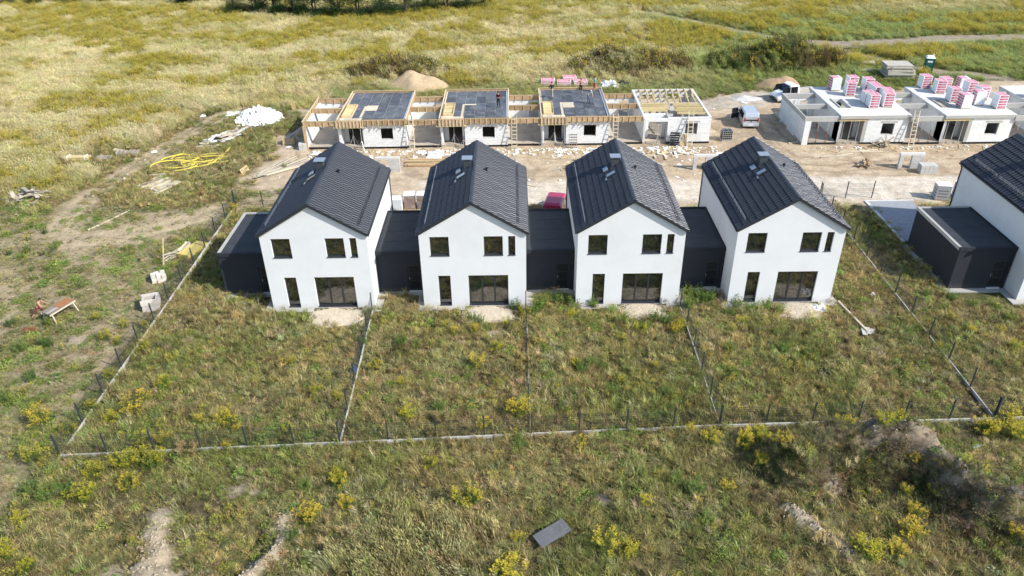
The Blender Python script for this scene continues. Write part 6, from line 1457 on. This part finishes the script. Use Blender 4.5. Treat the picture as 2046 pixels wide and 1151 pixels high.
gd, _ = gold_field(x, y); sz = .8+.5*rng.rand(len(x)); hz = sz*(.65+.6*n2)*(1-.35*gr)*(1-.4*nearrow)*(1-.4*gd); T = T*(1-gd[:, None]*.45)+np.array((.38, .33, .10))[None]*gd[:, None]*.45
scatter('tall_meadow_grass', 'tall straw-coloured grass of the open meadow behind the building ground', TA, np.stack([x, y, height(x, y)], 1), np.stack([sz*1.25, sz*1.25, hz], 1), jitter(T, rng, .09, .05), 2, .15, 0.)
# tuft of tall straw grass in the rough foreground
rng = np.random.RandomState(9); n = 190; x = rng.normal(12.4, 1.7, n); y = rng.normal(-21.4, 1.0, n); k = (y > -25.5); x, y = x[k], y[k]
T = lerpc((.44, .38, .18), (.28, .27, .10), rng.rand(len(x))); sz = .5+.8*rng.rand(len(x))
scatter('tall_grass_tuft', 'pale tall grass bowing over beside the corrugated sheet', TA, np.stack([x, y, height(x, y)], 1), np.stack([sz, sz, sz*1.1], 1), jitter(T, rng, .12), 3, .2, .6)
# 3 goldenrod spread through the meadow
x, y, rng = sample(80000, -105, 125, 16, 118, 4); b = bare_total(x, y); d, n2 = gold_field(x, y); keepz = (y > 51) | (x < -25.6+np.maximum(0, y-17)*.20-1)
k = keepz & clear_things(x, y) & (rng.rand(len(x)) < d*.7+.03) & (b < .3); x, y, n2 = x[k], y[k], n2[k]; T = lerpc((.24, .235, .04), (.38, .32, .055), rng.rand(len(x))); sz = .75+.5*rng.rand(len(x))
scatter('meadow_goldenrod', 'golden yellow goldenrod in drifts through the far meadow', GO, np.stack([x, y, height(x, y)], 1), np.stack([sz*1.1, sz*1.1, sz*(.95+.4*n2)], 1), jitter(T, rng), 4, .1)
# 4 leafy green weeds between the dry grass
x, y, rng = sample(70000, -46, 76, -26, 50, 5); b = bare_total(x, y); n1 = fbm(x, y, 4.5, 101); n2 = fbm(x, y, 1.2, 102)
strip = np.exp(-((y+2.2)/1.5)**2)*((x > 8) & (x < 40)); d = sst(.50, .68, n1*.5+n2*.5+.10*strip+.04*(x > 44)+.055*((x < -8) & (y < 30)))*.5+.02
k = (rng.rand(len(x)) < d) & (rng.rand(len(x)) > b*1.1); x, y = x[k], y[k]; T = lerpc((.17, .25, .05), (.28, .32, .07), rng.rand(len(x))); sz = .55+.6*rng.rand(len(x))
scatter('green_weeds', 'patches of leafy green weeds between the dry grass', WE, np.stack([x, y, height(x, y)], 1), np.stack([sz*(1+.35*((x < -8) & (y < 30))), sz*(1+.35*((x < -8) & (y < 30))), sz*(.6+.7*rng.rand(len(x)))*(1-.45*((x < -8) & (y < 30)))], 1), jitter(T, rng), 5, .15)
# 5 small yellow flowering stems in the plots and the rough ground
x, y, rng = sample(22000, -40, 70, -26, 20, 6); b = bare_total(x, y); n1 = fbm(x, y, 3.5, 111); d = sst(.48, .72, n1)*.2+.01; k = (rng.rand(len(x)) < d) & (b < .3); x, y = x[k], y[k]
T = lerpc((.19, .22, .05), (.27, .25, .07), rng.rand(len(x))); sz = .35+.45*rng.rand(len(x))
scatter('yellow_stems', 'scattered small goldenrod stems among the plot grass', GO, np.stack([x, y, height(x, y)], 1), np.stack([sz*.8, sz*.8, sz], 1), jitter(T, rng), 6, .15)
# 6 dense brown and green growth on the spoil heaps, and the foreground mound
xs, ys = [], []
rng = np.random.RandomState(12)
for (cx, cy), rx, ry, hh in SPOILS:
    n = int(rx*ry*24); a = rng.uniform(0, 6.283, n); q = np.sqrt(rng.rand(n))*1.0; xs.append(cx+rx*q*np.cos(a)); ys.append(cy+ry*q*np.sin(a))
x, y = np.concatenate(xs), np.concatenate(ys); n1 = fbm(x, y, 2.5, 121); T = lerpc((.085, .10, .028), (.15, .115, .05), sst(.4, .6, n1)); sz = .9+.6*rng.rand(len(x))
scatter('spoil_heap_growth', 'dense brown-green weeds covering the old spoil heaps', WE+WE[:2]+GO[:1]+TA[:2], np.stack([x, y, height(x, y)], 1), np.stack([sz*1.2, sz*1.2, sz*1.25*(.5+.9*n1)], 1), jitter(T, rng, .3), 7, .25)
n = 1000; t = rng.rand(n)*(len(MOUND)-1.001); i = t.astype(int); ML = np.array(MOUND); px = ML[i]+(ML[i+1]-ML[i])*(t-i)[:, None]; x = px[:, 0]+rng.normal(-.5, 1.2, n); y = px[:, 1]+rng.normal(-1.0, 1.1, n); k = (y > -25) & (rng.rand(n) > bare_total(x, y)*1.05); x, y = x[k], y[k]; n1 = fbm(x, y, 1.5, 131)
T = lerpc((.11, .125, .04), (.25, .20, .115), sst(.36, .56, n1)); sz = .6+.6*rng.rand(len(x))
scatter('mound_growth', 'dark tangled growth on the mound in front of the fence', WE+SH+SH, np.stack([x, y, height(x, y)], 1), np.stack([sz, sz, sz], 1), jitter(T, rng), 8, .3)
